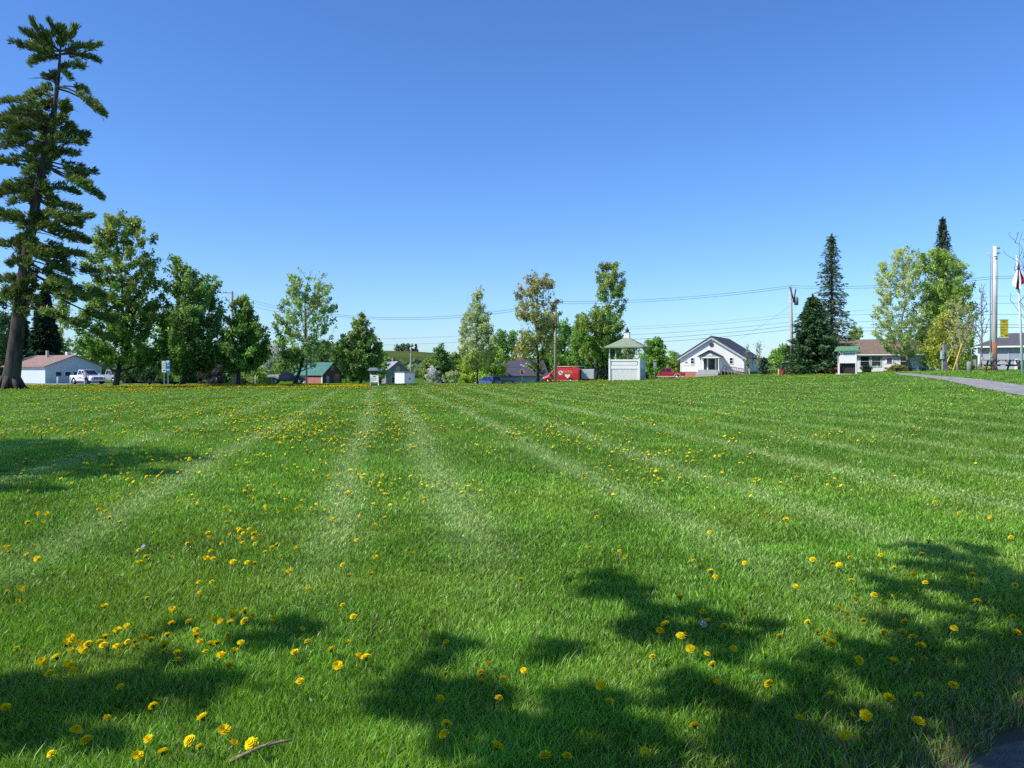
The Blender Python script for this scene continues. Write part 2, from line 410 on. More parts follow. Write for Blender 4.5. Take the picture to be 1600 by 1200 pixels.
def deciduous(name, px, D, env, col, label, n_clump=70, leaves=90, leaf=.14, spread=.45, trunk=.22, bark=None, rise=.8, cat='tree', group=None,
              col2=None, seed=0, base_dz=0, gap=.0, base_px=None, twig=1.3, lean=0.0, shell=.55):
    rr = np.random.default_rng(seed + 100)
    b = GP(px, D); bx, by, bz = b.x, b.y, b.z + base_dz
    root = empty(name, (bx, by, bz), 0, label, cat, group)
    k = D / F
    E = np.array(env, float)
    zs = EYE - (E[:, 0] - HOR) * k - bz
    xl = (E[:, 1] - 800) * k - bx; xr = (E[:, 2] - 800) * k - bx
    o = np.argsort(zs); zs = zs[o]; xl = xl[o]; xr = xr[o]
    ztop = zs[-1]; zbot = zs[0]
    zz = np.linspace(zbot, ztop, 60); ww = np.interp(zz, zs, xr - xl); ww = ww ** 1.5 + .02; ww /= ww.sum()
    # clump centres
    cz = rr.choice(zz, n_clump, p=ww) + rr.uniform(-.2, .2, n_clump)
    cx0 = np.interp(cz, zs, (xl + xr) / 2); hw = np.interp(cz, zs, (xr - xl) / 2)
    th = rr.uniform(0, 2 * np.pi, n_clump); ra_ = rr.uniform(0, 1, n_clump) ** shell
    inner = np.maximum(hw - spread * .55, hw * .4)
    Cc = np.stack([cx0 + inner * ra_ * np.cos(th), inner * ra_ * np.sin(th), np.minimum(cz, ztop - spread * .5)], 1)
    # trunk line
    zt = ztop - (ztop - zbot) * .12
    nseg = 9
    tz = np.linspace(0, zt, nseg)
    tx = np.interp(tz, zs, (xl + xr) / 2) * sstep(tz / max(zbot * 1.3, 1)) + rr.normal(0, .07, nseg) * (tz > .5) + lean * tz
    ty = rr.normal(0, .07, nseg) * (tz > .5)
    tx[0] = ty[0] = 0
    trad = trunk * (1 - .88 * (tz / zt) ** .8); trad[0] *= 1.35
    mb = MB()
    pts = [Vector((tx[i], ty[i], tz[i])) for i in range(nseg)]
    pts[0].z = -.3
    mb.tube(pts, list(trad), 9, 0)
    nod = []; nrad = []
    for i in range(nseg - 1):
        for f in np.linspace(0, 1, 5)[:-1]:
            z = tz[i] + f * (tz[i + 1] - tz[i])
            if z > zbot * .7: nod.append([tx[i] + f * (tx[i + 1] - tx[i]), ty[i] + f * (ty[i + 1] - ty[i]), z]); nrad.append(trad[i] * .6)
    nod = np.array(nod); nrad = np.array(nrad)
    order = np.argsort(np.hypot(Cc[:, 0] - cx0, Cc[:, 1]))
    dirs = np.zeros((n_clump, 3))
    for c in order:
        p = Cc[c]
        d = np.linalg.norm(nod - p, axis=1) + 2.2 * np.maximum(0, nod[:, 2] - (p[2] - rise * np.hypot(nod[:, 0] - p[0], nod[:, 1] - p[1])))
        j = int(np.argmin(d)); a = nod[j]
        r0 = min(nrad[j] * .75, .12); tip = .012
        if leaves < 20: tip = .00024 * D; r0 = max(r0, .00045 * D)
        m1 = a * .6 + p * .4 + np.array([0, 0, -.08 * np.linalg.norm(p - a)]) + rr.normal(0, .1, 3)
        m2 = a * .25 + p * .75 + rr.normal(0, .1, 3)
        mb.tube([a, m1, m2, p], [r0, max(tip, r0 * .75), max(tip, r0 * .5), tip], 5, 0, False)
        nod = np.vstack([nod, m1, m2, p]); nrad = np.concatenate([nrad, [r0 * .8, r0 * .6, r0 * .4]])
        out = p - np.array([np.interp(p[2], tz, tx), 0, p[2]])
        dirs[c] = unit(unit(out + 1e-6) * .9 + np.array([0, 0, rise]) + rr.normal(0, .25, 3))
    mb.build('trunk', bark or M_bark, root)
    # leaves
    if leaves:
        n = n_clump * leaves
        ci = np.repeat(np.arange(n_clump), leaves)
        t = rr.uniform(-.6, .6, n) * twig * spread * 1.4
        P = Cc[ci] + dirs[ci] * t[:, None] + rr.normal(0, spread * .42, (n, 3)) * np.array([1, 1, .75])
        # keep to the outline
        zc = np.clip(P[:, 2], zbot - .3, ztop + .2)
        ok = (P[:, 0] > np.interp(zc, zs, xl) - .3) & (P[:, 0] < np.interp(zc, zs, xr) + .3) & (P[:, 2] > zbot - .5) & (P[:, 2] < ztop + .35)
        if gap: ok &= vnoise(P[:, 0] + P[:, 1], P[:, 2], .9, seed) > gap
        P = P[ok]; ci = ci[ok]; n = len(P)
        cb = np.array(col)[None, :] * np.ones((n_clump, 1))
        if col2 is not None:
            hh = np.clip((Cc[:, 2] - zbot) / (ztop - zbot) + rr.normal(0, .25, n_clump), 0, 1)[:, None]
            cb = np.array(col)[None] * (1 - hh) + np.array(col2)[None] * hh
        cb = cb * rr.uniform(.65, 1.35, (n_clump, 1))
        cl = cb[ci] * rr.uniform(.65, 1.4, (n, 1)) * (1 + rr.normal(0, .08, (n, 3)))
        sz = leaf * rr.uniform(.6, 1.35, n)
        me = leaf_mesh('crown', P, sz, sz * .62, np.clip(cl, 0.004, .6), M_leaf)
        link('crown', me, root)
    return root

def spruce(name, px, D, top, base, hw, label, col=(.022, .05, .02), dense=1.0, droop=.25, power=.85, clear=.02, seed=0, needle=.3, whorl=.42, cat='tree', group=None, bark=None, ragged=.25):
    rr = np.random.default_rng(seed + 500)
    b = GP(px, D); k = D / F
    root = empty(name, b, 0, label, cat, group)
    H = EYE - (top - HOR) * k - b.z; Wd = hw * k
    mb = MB(); tr = max(.12, H * .016)
    mb.tube([(0, 0, -.3), (0.05, 0, H * .5), (0, 0, H)], [tr, tr * .6, .015], 8)
    Cs = []; Ds = []; Ls = []; Bn = []
    z = H * clear + .2
    while z < H - .15:
        t = z / H
        nb = max(4, int(rr.integers(6, 10) * dense))
        a0 = rr.uniform(0, 6.28)
        for i in range(nb):
            a = a0 + i * 6.283 / nb + rr.normal(0, .2)
            L = (Wd * (1 - t) ** power + .12) * rr.uniform(1 - ragged * 1.6, 1 + ragged * .35)
            hd = np.array([math.cos(a), math.sin(a), 0])
            steps = max(3, int(L / .28))
            s = np.linspace(.08, 1, steps)
            up0 = .25 * t
            P = hd[None] * (s * L)[:, None]
            zj = rr.uniform(-.5, .5) * whorl * (1 - t)
            P[:, 2] = z + zj + L * (up0 * s - droop * s ** 1.4 + droop * .55 * s ** 4)
            mb.tube([(0, 0, z + zj), P[steps // 2], P[-1]], [.035 * (1 - t) + .012, .022 * (1 - t) + .008, .006], 4, 0, False)
            side = np.array([-hd[1], hd[0], 0])
            br = rr.uniform(.6, 1.35)
            for q in range(steps):
                m = int(3 + 3 * dense)
                wloc = .15 + .33 * L * (1 - s[q]) * (s[q] + .25)
                off = rr.uniform(-1, 1, m)
                c = P[q] + side[None] * (off * wloc)[:, None] + hd[None] * rr.uniform(-.15, .2, m)[:, None]
                c[:, 2] += -.3 * np.abs(off) * wloc - rr.uniform(-.05, .3, m)
                Cs.append(c)
                d = hd[None] * .8 + side[None] * (off * .9)[:, None] + np.array([0, 0, -.25])[None] + rr.normal(0, .25, (m, 3))
                Ds.append(d); Bn.append(np.full(m, br))
        z += whorl * rr.uniform(.7, 1.3) * (1 - .45 * t)
    for q in range(25):
        Cs.append(np.array([[0, 0, H - rr.uniform(0, .6)]]) + rr.normal(0, .05, (1, 3))); Ds.append(np.array([[rr.normal(0, .5), rr.normal(0, .5), 1]])); Bn.append(np.ones(1))
    mb.build('trunk', bark or M_barkd, root)
    C = np.concatenate(Cs); Dd = np.concatenate(Ds); Bb = np.concatenate(Bn); n = len(C)
    cl = np.array(col)[None] * (Bb * rr.uniform(.6, 1.5, n))[:, None]
    link('crown', leaf_mesh('crown', C, needle * rr.uniform(.7, 1.3, n), needle * .24 * rr.uniform(.7, 1.4, n), cl, M_needle, Dd), root)
    return root

MG = (.062, .125, .022); YG = (.15, .20, .035); PG = (.17, .215, .09); DG = (.03, .065, .018); BR = (.17, .15, .055)
# the line of trees along the road
G_ROW = 'trees in a row along the far edge of the lawn'
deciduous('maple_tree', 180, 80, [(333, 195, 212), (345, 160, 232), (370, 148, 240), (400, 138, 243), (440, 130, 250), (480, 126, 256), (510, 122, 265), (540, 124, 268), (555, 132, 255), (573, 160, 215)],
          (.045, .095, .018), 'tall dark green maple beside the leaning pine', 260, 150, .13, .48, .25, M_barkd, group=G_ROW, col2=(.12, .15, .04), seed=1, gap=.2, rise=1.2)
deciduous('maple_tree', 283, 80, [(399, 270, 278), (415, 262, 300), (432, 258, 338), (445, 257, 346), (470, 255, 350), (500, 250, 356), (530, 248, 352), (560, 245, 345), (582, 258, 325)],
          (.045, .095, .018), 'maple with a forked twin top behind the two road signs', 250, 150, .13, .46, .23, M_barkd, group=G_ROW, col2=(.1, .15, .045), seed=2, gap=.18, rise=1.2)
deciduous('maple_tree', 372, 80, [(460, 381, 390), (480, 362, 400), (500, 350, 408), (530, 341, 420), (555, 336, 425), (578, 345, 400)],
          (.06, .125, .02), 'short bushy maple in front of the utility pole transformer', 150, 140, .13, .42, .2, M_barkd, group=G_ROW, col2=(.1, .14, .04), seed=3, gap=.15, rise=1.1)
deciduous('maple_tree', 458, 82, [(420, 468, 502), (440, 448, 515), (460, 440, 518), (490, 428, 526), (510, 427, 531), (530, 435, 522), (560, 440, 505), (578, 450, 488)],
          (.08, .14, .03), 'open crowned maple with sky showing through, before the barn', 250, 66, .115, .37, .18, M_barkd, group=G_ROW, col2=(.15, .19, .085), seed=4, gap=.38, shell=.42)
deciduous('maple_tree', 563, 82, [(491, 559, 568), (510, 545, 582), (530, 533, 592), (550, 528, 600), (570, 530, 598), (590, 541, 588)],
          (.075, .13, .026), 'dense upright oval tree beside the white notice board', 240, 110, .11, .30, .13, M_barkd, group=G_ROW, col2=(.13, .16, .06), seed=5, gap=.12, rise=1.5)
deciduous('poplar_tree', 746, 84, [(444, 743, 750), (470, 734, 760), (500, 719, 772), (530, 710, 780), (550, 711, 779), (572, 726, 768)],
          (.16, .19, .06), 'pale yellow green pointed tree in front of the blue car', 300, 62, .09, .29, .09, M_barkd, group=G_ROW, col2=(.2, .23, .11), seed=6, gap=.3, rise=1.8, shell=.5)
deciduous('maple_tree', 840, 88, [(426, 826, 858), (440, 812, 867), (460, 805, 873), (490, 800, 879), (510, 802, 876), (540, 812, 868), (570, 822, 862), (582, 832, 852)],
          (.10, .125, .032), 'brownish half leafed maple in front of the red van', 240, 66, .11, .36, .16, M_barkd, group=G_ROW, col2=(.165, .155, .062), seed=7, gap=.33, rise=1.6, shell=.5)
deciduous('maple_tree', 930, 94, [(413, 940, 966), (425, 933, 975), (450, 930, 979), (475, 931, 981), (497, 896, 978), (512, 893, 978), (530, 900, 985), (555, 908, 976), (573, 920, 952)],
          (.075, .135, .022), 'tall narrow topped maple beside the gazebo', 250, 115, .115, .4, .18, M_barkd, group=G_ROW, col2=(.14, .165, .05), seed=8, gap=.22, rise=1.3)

# ---- the leaning white pine
def white_pine():
    D = 68.0; k = D / F
    rr = np.random.default_rng(77)
    b = GP(16, D)
    root = empty('white_pine', b, 0, 'very tall leaning white pine with ragged layered boughs', 'tree')
    def loc(px, py, dy=0.0): return np.array([(px - 800) * k - b.x, dy, EYE - (py - HOR) * k - b.z])
    tp = [(14, 610), (17, 596), (22, 560), (29, 500), (35, 440), (47, 370), (62, 280), (75, 222), (85, 170), (92, 112), (96, 52)]
    tr = [.80, .70, .60, .52, .45, .40, .33, .27, .21, .13, .04]
    mb = MB(); tpts = np.array([loc(*p) for p in tp])
    mb.tube([Vector(p) for p in tpts], tr, 14)
    for a in range(7):     # root flare
        t = a * .9 + .3
        mb.tube([(math.cos(t) * .5, math.sin(t) * .5, 1.0), (math.cos(t) * .9, math.sin(t) * .9, .25), (math.cos(t) * 1.35, math.sin(t) * 1.35, -.15)], [.26, .24, .1], 6)
    # boughs: (attach py, end px, end py, half thickness px, sag px, start of needles)
    B = [(72, 92, 38, 9, 0, .0), (75, 122, 46, 8, 0, .1), (80, 151, 66, 7, -3, .2), (85, 143, 88, 5, 2, .3), (80, 27, 73, 7, -4, .2), (86, 27, 88, 8, 2, .15), (80, 50, 62, 9, -2, .2),
         (92, 52, 102, 6, 4, .2), (100, 135, 107, 5, -2, .45), (110, 108, 122, 5, 0, .3), (112, 70, 118, 5, 0, .4),
         (135, 172, 185, 6, 5, .55), (137, 130, 142, 7, 6, .55), (138, 150, 172, 6, 3, .6), (140, 66, 135, 7, 0, .3), (150, 27, 145, 6, -3, .3), (160, 15, 167, 6, 0, .3), (165, 108, 163, 6, 3, .3), (158, 36, 152, 8, -2, .2),
         (185, 105, 186, 7, 0, .2), (190, 20, 178, 8, 0, .2), (195, 0, 192, 9, 3, .15), (200, 30, 205, 10, 3, .15), (205, -18, 208, 9, 3, .2), (205, 127, 208, 9, 0, .25), (195, 118, 200, 7, 2, .2),
         (225, 132, 228, 7, -2, .35), (225, 10, 228, 10, 2, .2), (232, -25, 238, 9, 4, .2), (235, 50, 226, 9, 0, .2), (240, 122, 242, 9, 0, .2),
         (250, 135, 262, 9, -4, .3), (255, 143, 277, 7, -6, .45), (258, 165, 312, 6, -16, .6), (256, 160, 298, 7, -12, .55), (256, 148, 292, 8, -10, .5), (255, 5, 262, 10, 6, .2), (265, -30, 262, 9, 3, .25), (262, 34, 268, 10, 3, .1),
         (285, 30, 288, 10, 0, .1), (290, -15, 290, 9, 4, .2), (298, 110, 300, 8, 0, .2), (295, 96, 318, 9, 0, .2), (305, 128, 330, 9, -4, .25), (310, 150, 340, 6, -8, .55), (312, 0, 312, 9, 3, .2), (318, 40, 310, 9, 0, .2),
         (325, 115, 345, 10, -2, .2), (330, 133, 352, 10, -2, .25), (335, 70, 342, 9, 0, .1), (345, 12, 340, 9, 2, .2), (350, -20, 348, 9, 3, .2), (352, 120, 372, 10, -5, .25), (355, 138, 380, 8, -8, .4),
         (372, 125, 398, 10, -6, .3), (378, 20, 378, 9, 2, .2), (380, -15, 376, 8, 2, .2), (385, 95, 400, 9, 0, .2), (395, 132, 422, 10, -6, .35), (405, 110, 430, 9, -6, .35), (410, 15, 402, 9, 2, .2), (418, 125, 445, 9, -10, .5),
         (418, 150, 470, 9, -18, .62), (422, 138, 458, 10, -14, .55), (430, 160, 500, 8, -24, .68), (435, 120, 470, 9, -14, .55), (440, 10, 440, 10, 2, .15), (445, -20, 445, 9, 2, .15), (440, 62, 440, 9, 0, .1),
         (455, 28, 455, 10, 0, .1), (465, -10, 470, 10, 2, .1), (470, 70, 470, 9, 0, .1), (478, 20, 478, 9, 0, .1), (455, 130, 510, 9, -22, .7), (450, 145, 528, 8, -26, .74), (460, 112, 495, 9, -18, .65), (480, 62, 486, 8, 0, .2), (450, 100, 452, 8, -4, .4)]
    Cs = []; Ds = []; Bn = []
    tpy = np.array([p[1] for p in tp]); 
    for (ay, ex, ey, th, sag, s0) in B:
        for rep in range(1 if s0 >= .4 else (2 if (ay < 180 or (ex > 100 and ay < 330)) else 3)):
            a = np.array([np.interp(-ay, -tpy, tpts[:, i]) for i in range(3)])
            e = loc(ex, ey); Ln = np.linalg.norm(e - a)
            e[1] = rr.uniform(-.55, .55) * Ln * (1 if rep == 0 else 1.5)
            if rep > 0:      # a second bough more towards or away from the viewer, shorter in the picture
                e[0] = a[0] + (e[0] - a[0]) * rr.uniform(.2, .85); e[1] = rr.choice([-1, 1]) * Ln * rr.uniform(.3, .9); e[2] = a[2] + (e[2] - a[2]) * .8 + rr.normal(0, .7)
            mid = (a + e) / 2 + np.array([0, 0, sag * k + rr.normal(0, .35) + .06 * Ln])
            t = np.linspace(0, 1, 9)[:, None]
            P = (1 - t) ** 2 * a + 2 * t * (1 - t) * mid + t ** 2 * e
            L = np.linalg.norm(e - a)
            r0 = min(.16, .03 + L * .014)
            mb.tube([Vector(p) for p in P[::2]], list(np.linspace(r0, .02, 5)), 6, 0, False)
            hd = unit(e - a); side = unit(np.cross(hd, [0, 0, 1]))
            br = rr.uniform(.65, 1.3)
            nt_ = int((14 + L * 13) * rr.uniform(.55, 1.2))
            for q in range(nt_):
                s = s0 + (1 - s0) * rr.uniform(0, 1) ** .8
                c = (1 - s) ** 2 * a + 2 * s * (1 - s) * mid + s ** 2 * e
                wv = (.25 + .22 * L * (1 - abs(2 * (s - s0) / (1 - s0 + 1e-3) - .9))) * .62
                c = c + side * rr.uniform(-1, 1) * wv + np.array([0, 0, rr.uniform(-.6, 1.0) * th * k * .85 * (1.15 - .6 * s)])
                m = 9
                # each tuft is a tight upward brush of needles
                dd = hd[None] * .9 + np.array([0, 0, .6])[None] + rr.normal(0, .42, (m, 3))
                Cs.append(c[None] + unit(dd) * rr.uniform(.1, .22, (m, 1)) + rr.normal(0, .07, (m, 3))); Ds.append(dd); Bn.append(np.full(m, br * rr.uniform(.7, 1.35)))
    sn = mb
    C = np.concatenate(Cs); Dd = np.concatenate(Ds); Bb = np.concatenate(Bn); n = len(C)
    cl = np.array([.082, .108, .027])[None] * (Bb * rr.uniform(.7, 1.4, n))[:, None]
    for q in range(26):      # dead snags
        ay = rr.uniform(110, 520); a = np.array([np.interp(-ay, -tpy, tpts[:, i]) for i in range(3)]); t = rr.uniform(0, 6.28); L = rr.uniform(1.0, 3.2)
        e = a + np.array([math.cos(t) * L, math.sin(t) * L, rr.uniform(-.5, .3)]); sn.tube([Vector(a), Vector((a + e) / 2 + np.array([0, 0, .15])), Vector(e)], [.05, .03, .012], 5)
    mb.build('trunk', M_pineb, root)
    link('crown', leaf_mesh('crown', C, .23 * rr.uniform(.7, 1.3, n), .042 * rr.uniform(.7, 1.4, n), cl, M_needle, Dd), root)
white_pine()

# ---- trees behind the row and around the houses
G_BG = 'trees behind the houses'
def bgt(name, px, D, top, base, hw, shape, col, label, n=45, lv=70, leaf=.22, sp=.8, trunk=.2, seed=0, col2=None, gap=.12, group=G_BG, **kw):
    return deciduous(name, px, D, outline(top, base, px, hw, shape), col, label, n, lv, leaf, sp, trunk, M_barkd, seed=seed, col2=col2, gap=gap, group=group, **kw)
spruce('spruce_tree', 70, 150, 452, 590, 32, 'dark spruce rising behind the garage roof', (.016, .035, .016), 1.6, seed=1, group=G_BG, needle=.6, whorl=.42)
spruce('spruce_tree', 30, 160, 470, 590, 30, 'dark spruce behind the pine trunk and garage', (.016, .035, .016), 1.6, seed=2, group=G_BG, needle=.6, whorl=.42)
bgt('willow_tree', 95, 165, 441, 590, 16, 'oval', (.13, .17, .05), 'light yellow green upright tree behind the garage', 60, 80, .24, seed=11, rise=2)
bgt('tree', 4, 140, 455, 592, 26, 'oval', (.03, .05, .02), 'dark shaded tree at the picture edge behind the pine', 55, 80, seed=12)
bgt('tree', -22, 120, 480, 590, 30, 'round', (.03, .06, .02), 'dark tree beyond the picture edge by the pine', 45, 70, seed=13)
bgt('tree', 140, 140, 520, 594, 34, 'round', (.07, .12, .025), 'green tree behind the white pickups', 50, 80, seed=14)
bgt('tree', 215, 112, 540, 597, 34, 'mound', (.03, .06, .018), 'dark round thicket tree beside the parked pickups', 60, 90, .17, .6, seed=15)
bgt('tree', 250, 130, 500, 594, 34, 'round', (.07, .13, .025), 'bright green tree behind the two road signs', 60, 80, seed=16)
bgt('tree', 290, 125, 515, 596, 40, 'mound', (.025, .055, .016), 'dark tree behind the twin topped maple', 70, 90, seed=17)
bgt('tree', 345, 128, 535, 596, 28, 'mound', (.03, .06, .018), 'dark low tree between the maples', 50, 80, seed=18)
bgt('lilac_bush', 330, 106, 566, 598, 20, 'mound', (.034, .03, .03), 'purplish dark lilac bush under the maples', 40, 80, .12, .45, .07, seed=19, cat='bush', group=None)
bgt('bush', 385, 104, 575, 599, 18, 'mound', (.03, .055, .018), 'low dark bush behind the short maple', 30, 80, .12, .4, .06, seed=191, cat='bush', group=None)
bgt('apple_tree', 405, 104, 530, 586, 34, 'round', (.17, .19, .11), 'apple tree in pale blossom beside the parked truck', 75, 75, .11, .5, .17, seed=20, col2=(.3, .29, .22), gap=.25, group=None)
bgt('bush', 400, 100, 572, 596, 20, 'mound', (.1, .15, .035), 'low light green bush under the apple tree', 30, 80, .12, .4, .06, seed=21, cat='bush', group=None)
bgt('tree', 445, 150, 520, 594, 28, 'round', (.09, .14, .03), 'mid green tree behind the open crowned maple', 40, 60, seed=22)
bgt('tree', 500, 160, 533, 592, 38, 'round', (.06, .10, .03), 'broad green tree behind the barn roof', 70, 70, .26, .95, seed=23, col2=(.09, .11, .04))
bgt('tree', 532, 150, 536, 594, 20, 'round', (.045, .085, .02), 'dark green tree between barn and upright oval tree', 40, 70, seed=24)
bgt('tree', 592, 130, 540, 596, 16, 'oval', (.1, .155, .03), 'yellow green tree behind the upright oval tree', 45, 70, .16, .5, seed=25)
# hilltop trees, far away
G_HT = 'trees on the hilltop'
for i, (px, top, hw, lab) in enumerate([(621, 538, 6, 'bare pale tree first of the hilltop clump'), (630, 537, 6, 'pale green tree inside the hilltop clump'), (637, 537, 5, 'tallest pale tree of the hilltop clump')]):
    deciduous('tree', px, 640, outline(top, 551, px, hw, 'oval'), (.1, .12, .07), lab, 22, 34, .7, 1.3, .25, M_barkg, seed=30 + i, base_dz=19, group=G_HT, gap=.2)
for i, (px, top, lab) in enumerate([(644, 538, 'dark conifer second from the edge of the hilltop clump'), (650, 538, 'dark conifer standing at the edge of the hilltop clump')]):
    deciduous('conifer_tree', px, 640, outline(top, 555, px, 3.2, 'cone'), (.018, .03, .016), lab, 22, 40, .7, 1.0, .25, M_barkd, seed=40 + i, base_dz=14, group=G_HT, gap=0)
bgt('tree', 652, 300, 561, 590, 12, 'round', (.05, .08, .03), 'dark tree on the hillside behind the grey house', 30, 60, .5, 1.3, seed=44)
bgt('tree', 604, 260, 560, 592, 14, 'round', (.09, .13, .03), 'green tree on the hillside above the grey house', 30, 60, .4, 1.1, seed=45)
bgt('tree', 690, 135, 540, 595, 17, 'round', (.055, .105, .025), 'rounded dark green tree behind the parked dark car', 55, 75, .2, .7, seed=46)
bgt('tree', 712, 138, 553, 596, 15, 'round', (.08, .13, .025), 'green tree behind the pointed poplar', 40, 70, .2, .6, seed=47)
bgt('tree', 668, 180, 563, 592, 16, 'round', (.10, .13, .03), 'yellowish tree behind the white shed', 35, 60, .26, .8, seed=48)
bgt('bush', 676, 118, 573, 599, 13, 'mound', (.16, .18, .11), 'white flowering bush behind the dark car', 28, 70, .11, .35, .06, seed=49, cat='bush', group=None, col2=(.35, .34, .28))
bgt('bush', 706, 112, 580, 600, 16, 'mound', (.14, .17, .07), 'low pale bush between the dark car and blue car', 26, 70, .11, .35, .05, seed=50, cat='bush', group=None)
bgt('tree', 735, 130, 550, 597, 24, 'mound', (.14, .19, .03), 'yellow green tree behind the blue car', 60, 80, .18, .6, seed=51)
bgt('tree', 768, 128, 540, 597, 26, 'mound', (.12, .175, .028), 'bright yellow green tree beside the dark roof', 60, 80, .18, .6, seed=52)
bgt('tree', 790, 150, 512, 594, 26, 'round', (.065, .125, .024), 'rounded green tree rising behind the dark roof', 75, 75, .2, .75, seed=53)
bgt('tree', 818, 145, 523, 594, 17, 'oval', (.16, .14, .045), 'orange brown budding tree behind the dark roof', 50, 60, .17, .6, seed=54, gap=.25)
bgt('tree', 855, 150, 495, 594, 30, 'oval', (.06, .10, .022), 'tall green tree behind the brownish maple', 75, 75, .2, .75, seed=55)
bgt('tree', 882, 140, 500, 594, 30, 'round', (.055, .11, .022), 'green tree behind the red van', 80, 80, .2, .75, seed=56)
bgt('tree', 912, 135, 508, 594, 28, 'round', (.08, .145, .024), 'bright green tree behind the white tank', 70, 75, .19, .7, seed=57)
bgt('tree', 955, 160, 535, 594, 26, 'round', (.05, .09, .03), 'dull green tree seen through the gazebo', 50, 70, .22, .8, seed=58)
bgt('tree', 985, 165, 540, 592, 22, 'round', (.09, .12, .04), 'hazy green tree behind the gazebo rail', 45, 60, .24, .8, seed=59)
spruce('shrub', 944, 98, 560, 593, 13, 'dark pointed evergreen shrub beside the gazebo', (.02, .035, .018), seed=60, cat='shrub', needle=.22, whorl=.25)
bgt('tree', 1021, 120, 527, 590, 20, 'round', (.08, .15, .024), 'bright green rounded tree behind the red pickup', 80, 90, .16, .55, seed=61, group=None)
bgt('tree', 1050, 150, 550, 590, 20, 'round', (.10, .16, .035), 'lighter green tree between pickup and white hall', 50, 70, .2, .6, seed=62)
bgt('bush', 1007, 89, 582, 594, 7, 'mound', (.045, .09, .02), 'small dark green bush at the gazebo corner', 26, 70, .07, .2, .03, seed=63, cat='bush', group=None)
spruce('spruce_tree', 1194, 108, 558, 587, 13, 'small blue green spruce beside the white hall', (.04, .07, .045), seed=64, needle=.2, whorl=.28)
bgt('tree', 1212, 150, 548, 588, 12, 'round', (.12, .175, .035), 'pale green low tree beyond the small spruce', 40, 60, .2, .6, seed=65)
bgt('tree', 1226, 140, 539, 588, 16, 'round', (.075, .145, .024), 'bright green tree behind the wooden pole and red shed', 60, 80, .18, .6, seed=66)
deciduous('bare_tree', 1186, 130, outline(523, 575, 1186, 9, 'oval'), (.15, .17, .08), 'slim nearly leafless tree behind the white hall', 40, 5, .1, .4, .09, M_barkg, seed=67, rise=2.2)
deciduous('bare_tree', 1170, 135, outline(536, 575, 1168, 6, 'oval'), (.15, .17, .08), 'small thin leafless tree over the hall roof', 26, 8, .1, .4, .07, M_barkg, seed=68, rise=2.2)
spruce('spruce_tree', 1270, 91, 461, 586, 56, 'dense dark green spruce shaped like a wide cone', (.034, .07, .024), dense=1.5, droop=.24, power=.82, clear=.045, seed=69, needle=.26, whorl=.34, group='pair of spruces by the red shed')
spruce('spruce_tree', 1299, 104, 365, 586, 48, 'very tall sparse spruce standing behind the wide cone', (.05, .072, .034), dense=.92, droop=.32, power=.78, seed=70, needle=.25, whorl=.6, group='pair of spruces by the red shed', ragged=.3)
spruce('spruce_tree', 1473, 125, 339, 560, 52, 'tall pointed spruce rising behind the pale round crown', (.036, .055, .03), dense=1.1, droop=.3, power=.95, seed=71, needle=.26, whorl=.5)
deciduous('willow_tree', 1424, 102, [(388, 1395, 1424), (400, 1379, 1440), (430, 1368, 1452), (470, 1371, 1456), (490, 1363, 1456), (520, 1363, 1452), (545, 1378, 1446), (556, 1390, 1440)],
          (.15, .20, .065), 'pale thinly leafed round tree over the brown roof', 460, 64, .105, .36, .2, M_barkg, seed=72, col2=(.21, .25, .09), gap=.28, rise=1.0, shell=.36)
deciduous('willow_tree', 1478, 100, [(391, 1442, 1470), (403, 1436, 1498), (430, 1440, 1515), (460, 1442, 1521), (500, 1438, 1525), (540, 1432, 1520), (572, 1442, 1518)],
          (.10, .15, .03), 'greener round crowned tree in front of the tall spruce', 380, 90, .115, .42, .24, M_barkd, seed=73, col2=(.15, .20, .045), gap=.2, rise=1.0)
deciduous('tree', 1476, 78, [(488, 1470, 1490), (510, 1453, 1505), (540, 1440, 1518), (565, 1446, 1518), (576, 1455, 1512)],
          (.15, .17, .025), 'low yellow green leafing tree behind the wooden meter post', 110, 80, .10, .42, .13, M_barkg, seed=74, col2=(.18, .19, .04), gap=.22)
deciduous('birch_tree', 1498, 66, [(462, 1482, 1512), (480, 1474, 1522), (510, 1474, 1524), (540, 1482, 1520), (556, 1488, 1508)],
          (.2, .2, .07), 'slim pale barked tree with few leaves by the yellow guards', 75, 14, .07, .3, .09, M_woodp, seed=75, rise=2.0)
deciduous('bare_tree', 1530, 62, [(440, 1528, 1542), (470, 1518, 1548), (505, 1517, 1550), (530, 1522, 1545), (550, 1526, 1540)],
          (.2, .2, .07), 'leafless young tree with upright twigs by the picnic table', 70, 0, .07, .3, .1, M_barkg, seed=76, rise=2.5)
bgt('bush', 1510, 74, 566, 581, 14, 'mound', (.06, .10, .02), 'green bush behind the short grey post', 26, 70, .09, .28, .04, seed=77, cat='bush', group=None)
bgt('bush', 1541, 57, 573, 582, 5, 'mound', (.22, .19, .02), 'small yellow green shrub at the end of the picnic table', 14, 60, .05, .14, .02, seed=771, cat='bush', group=None)
bgt('hedge', 1354, 97, 572, 583, 8, 'mound', (.022, .035, .015), 'dark clipped shrub under the house windows', 26, 80, .09, .25, .03, seed=78, cat='hedge', group=None)
bgt('hedge', 1402, 92, 572, 583, 20, 'mound', (.10, .09, .02), 'rusty green hedge before the house wing', 40, 80, .08, .25, .03, seed=79, cat='hedge', group=None)
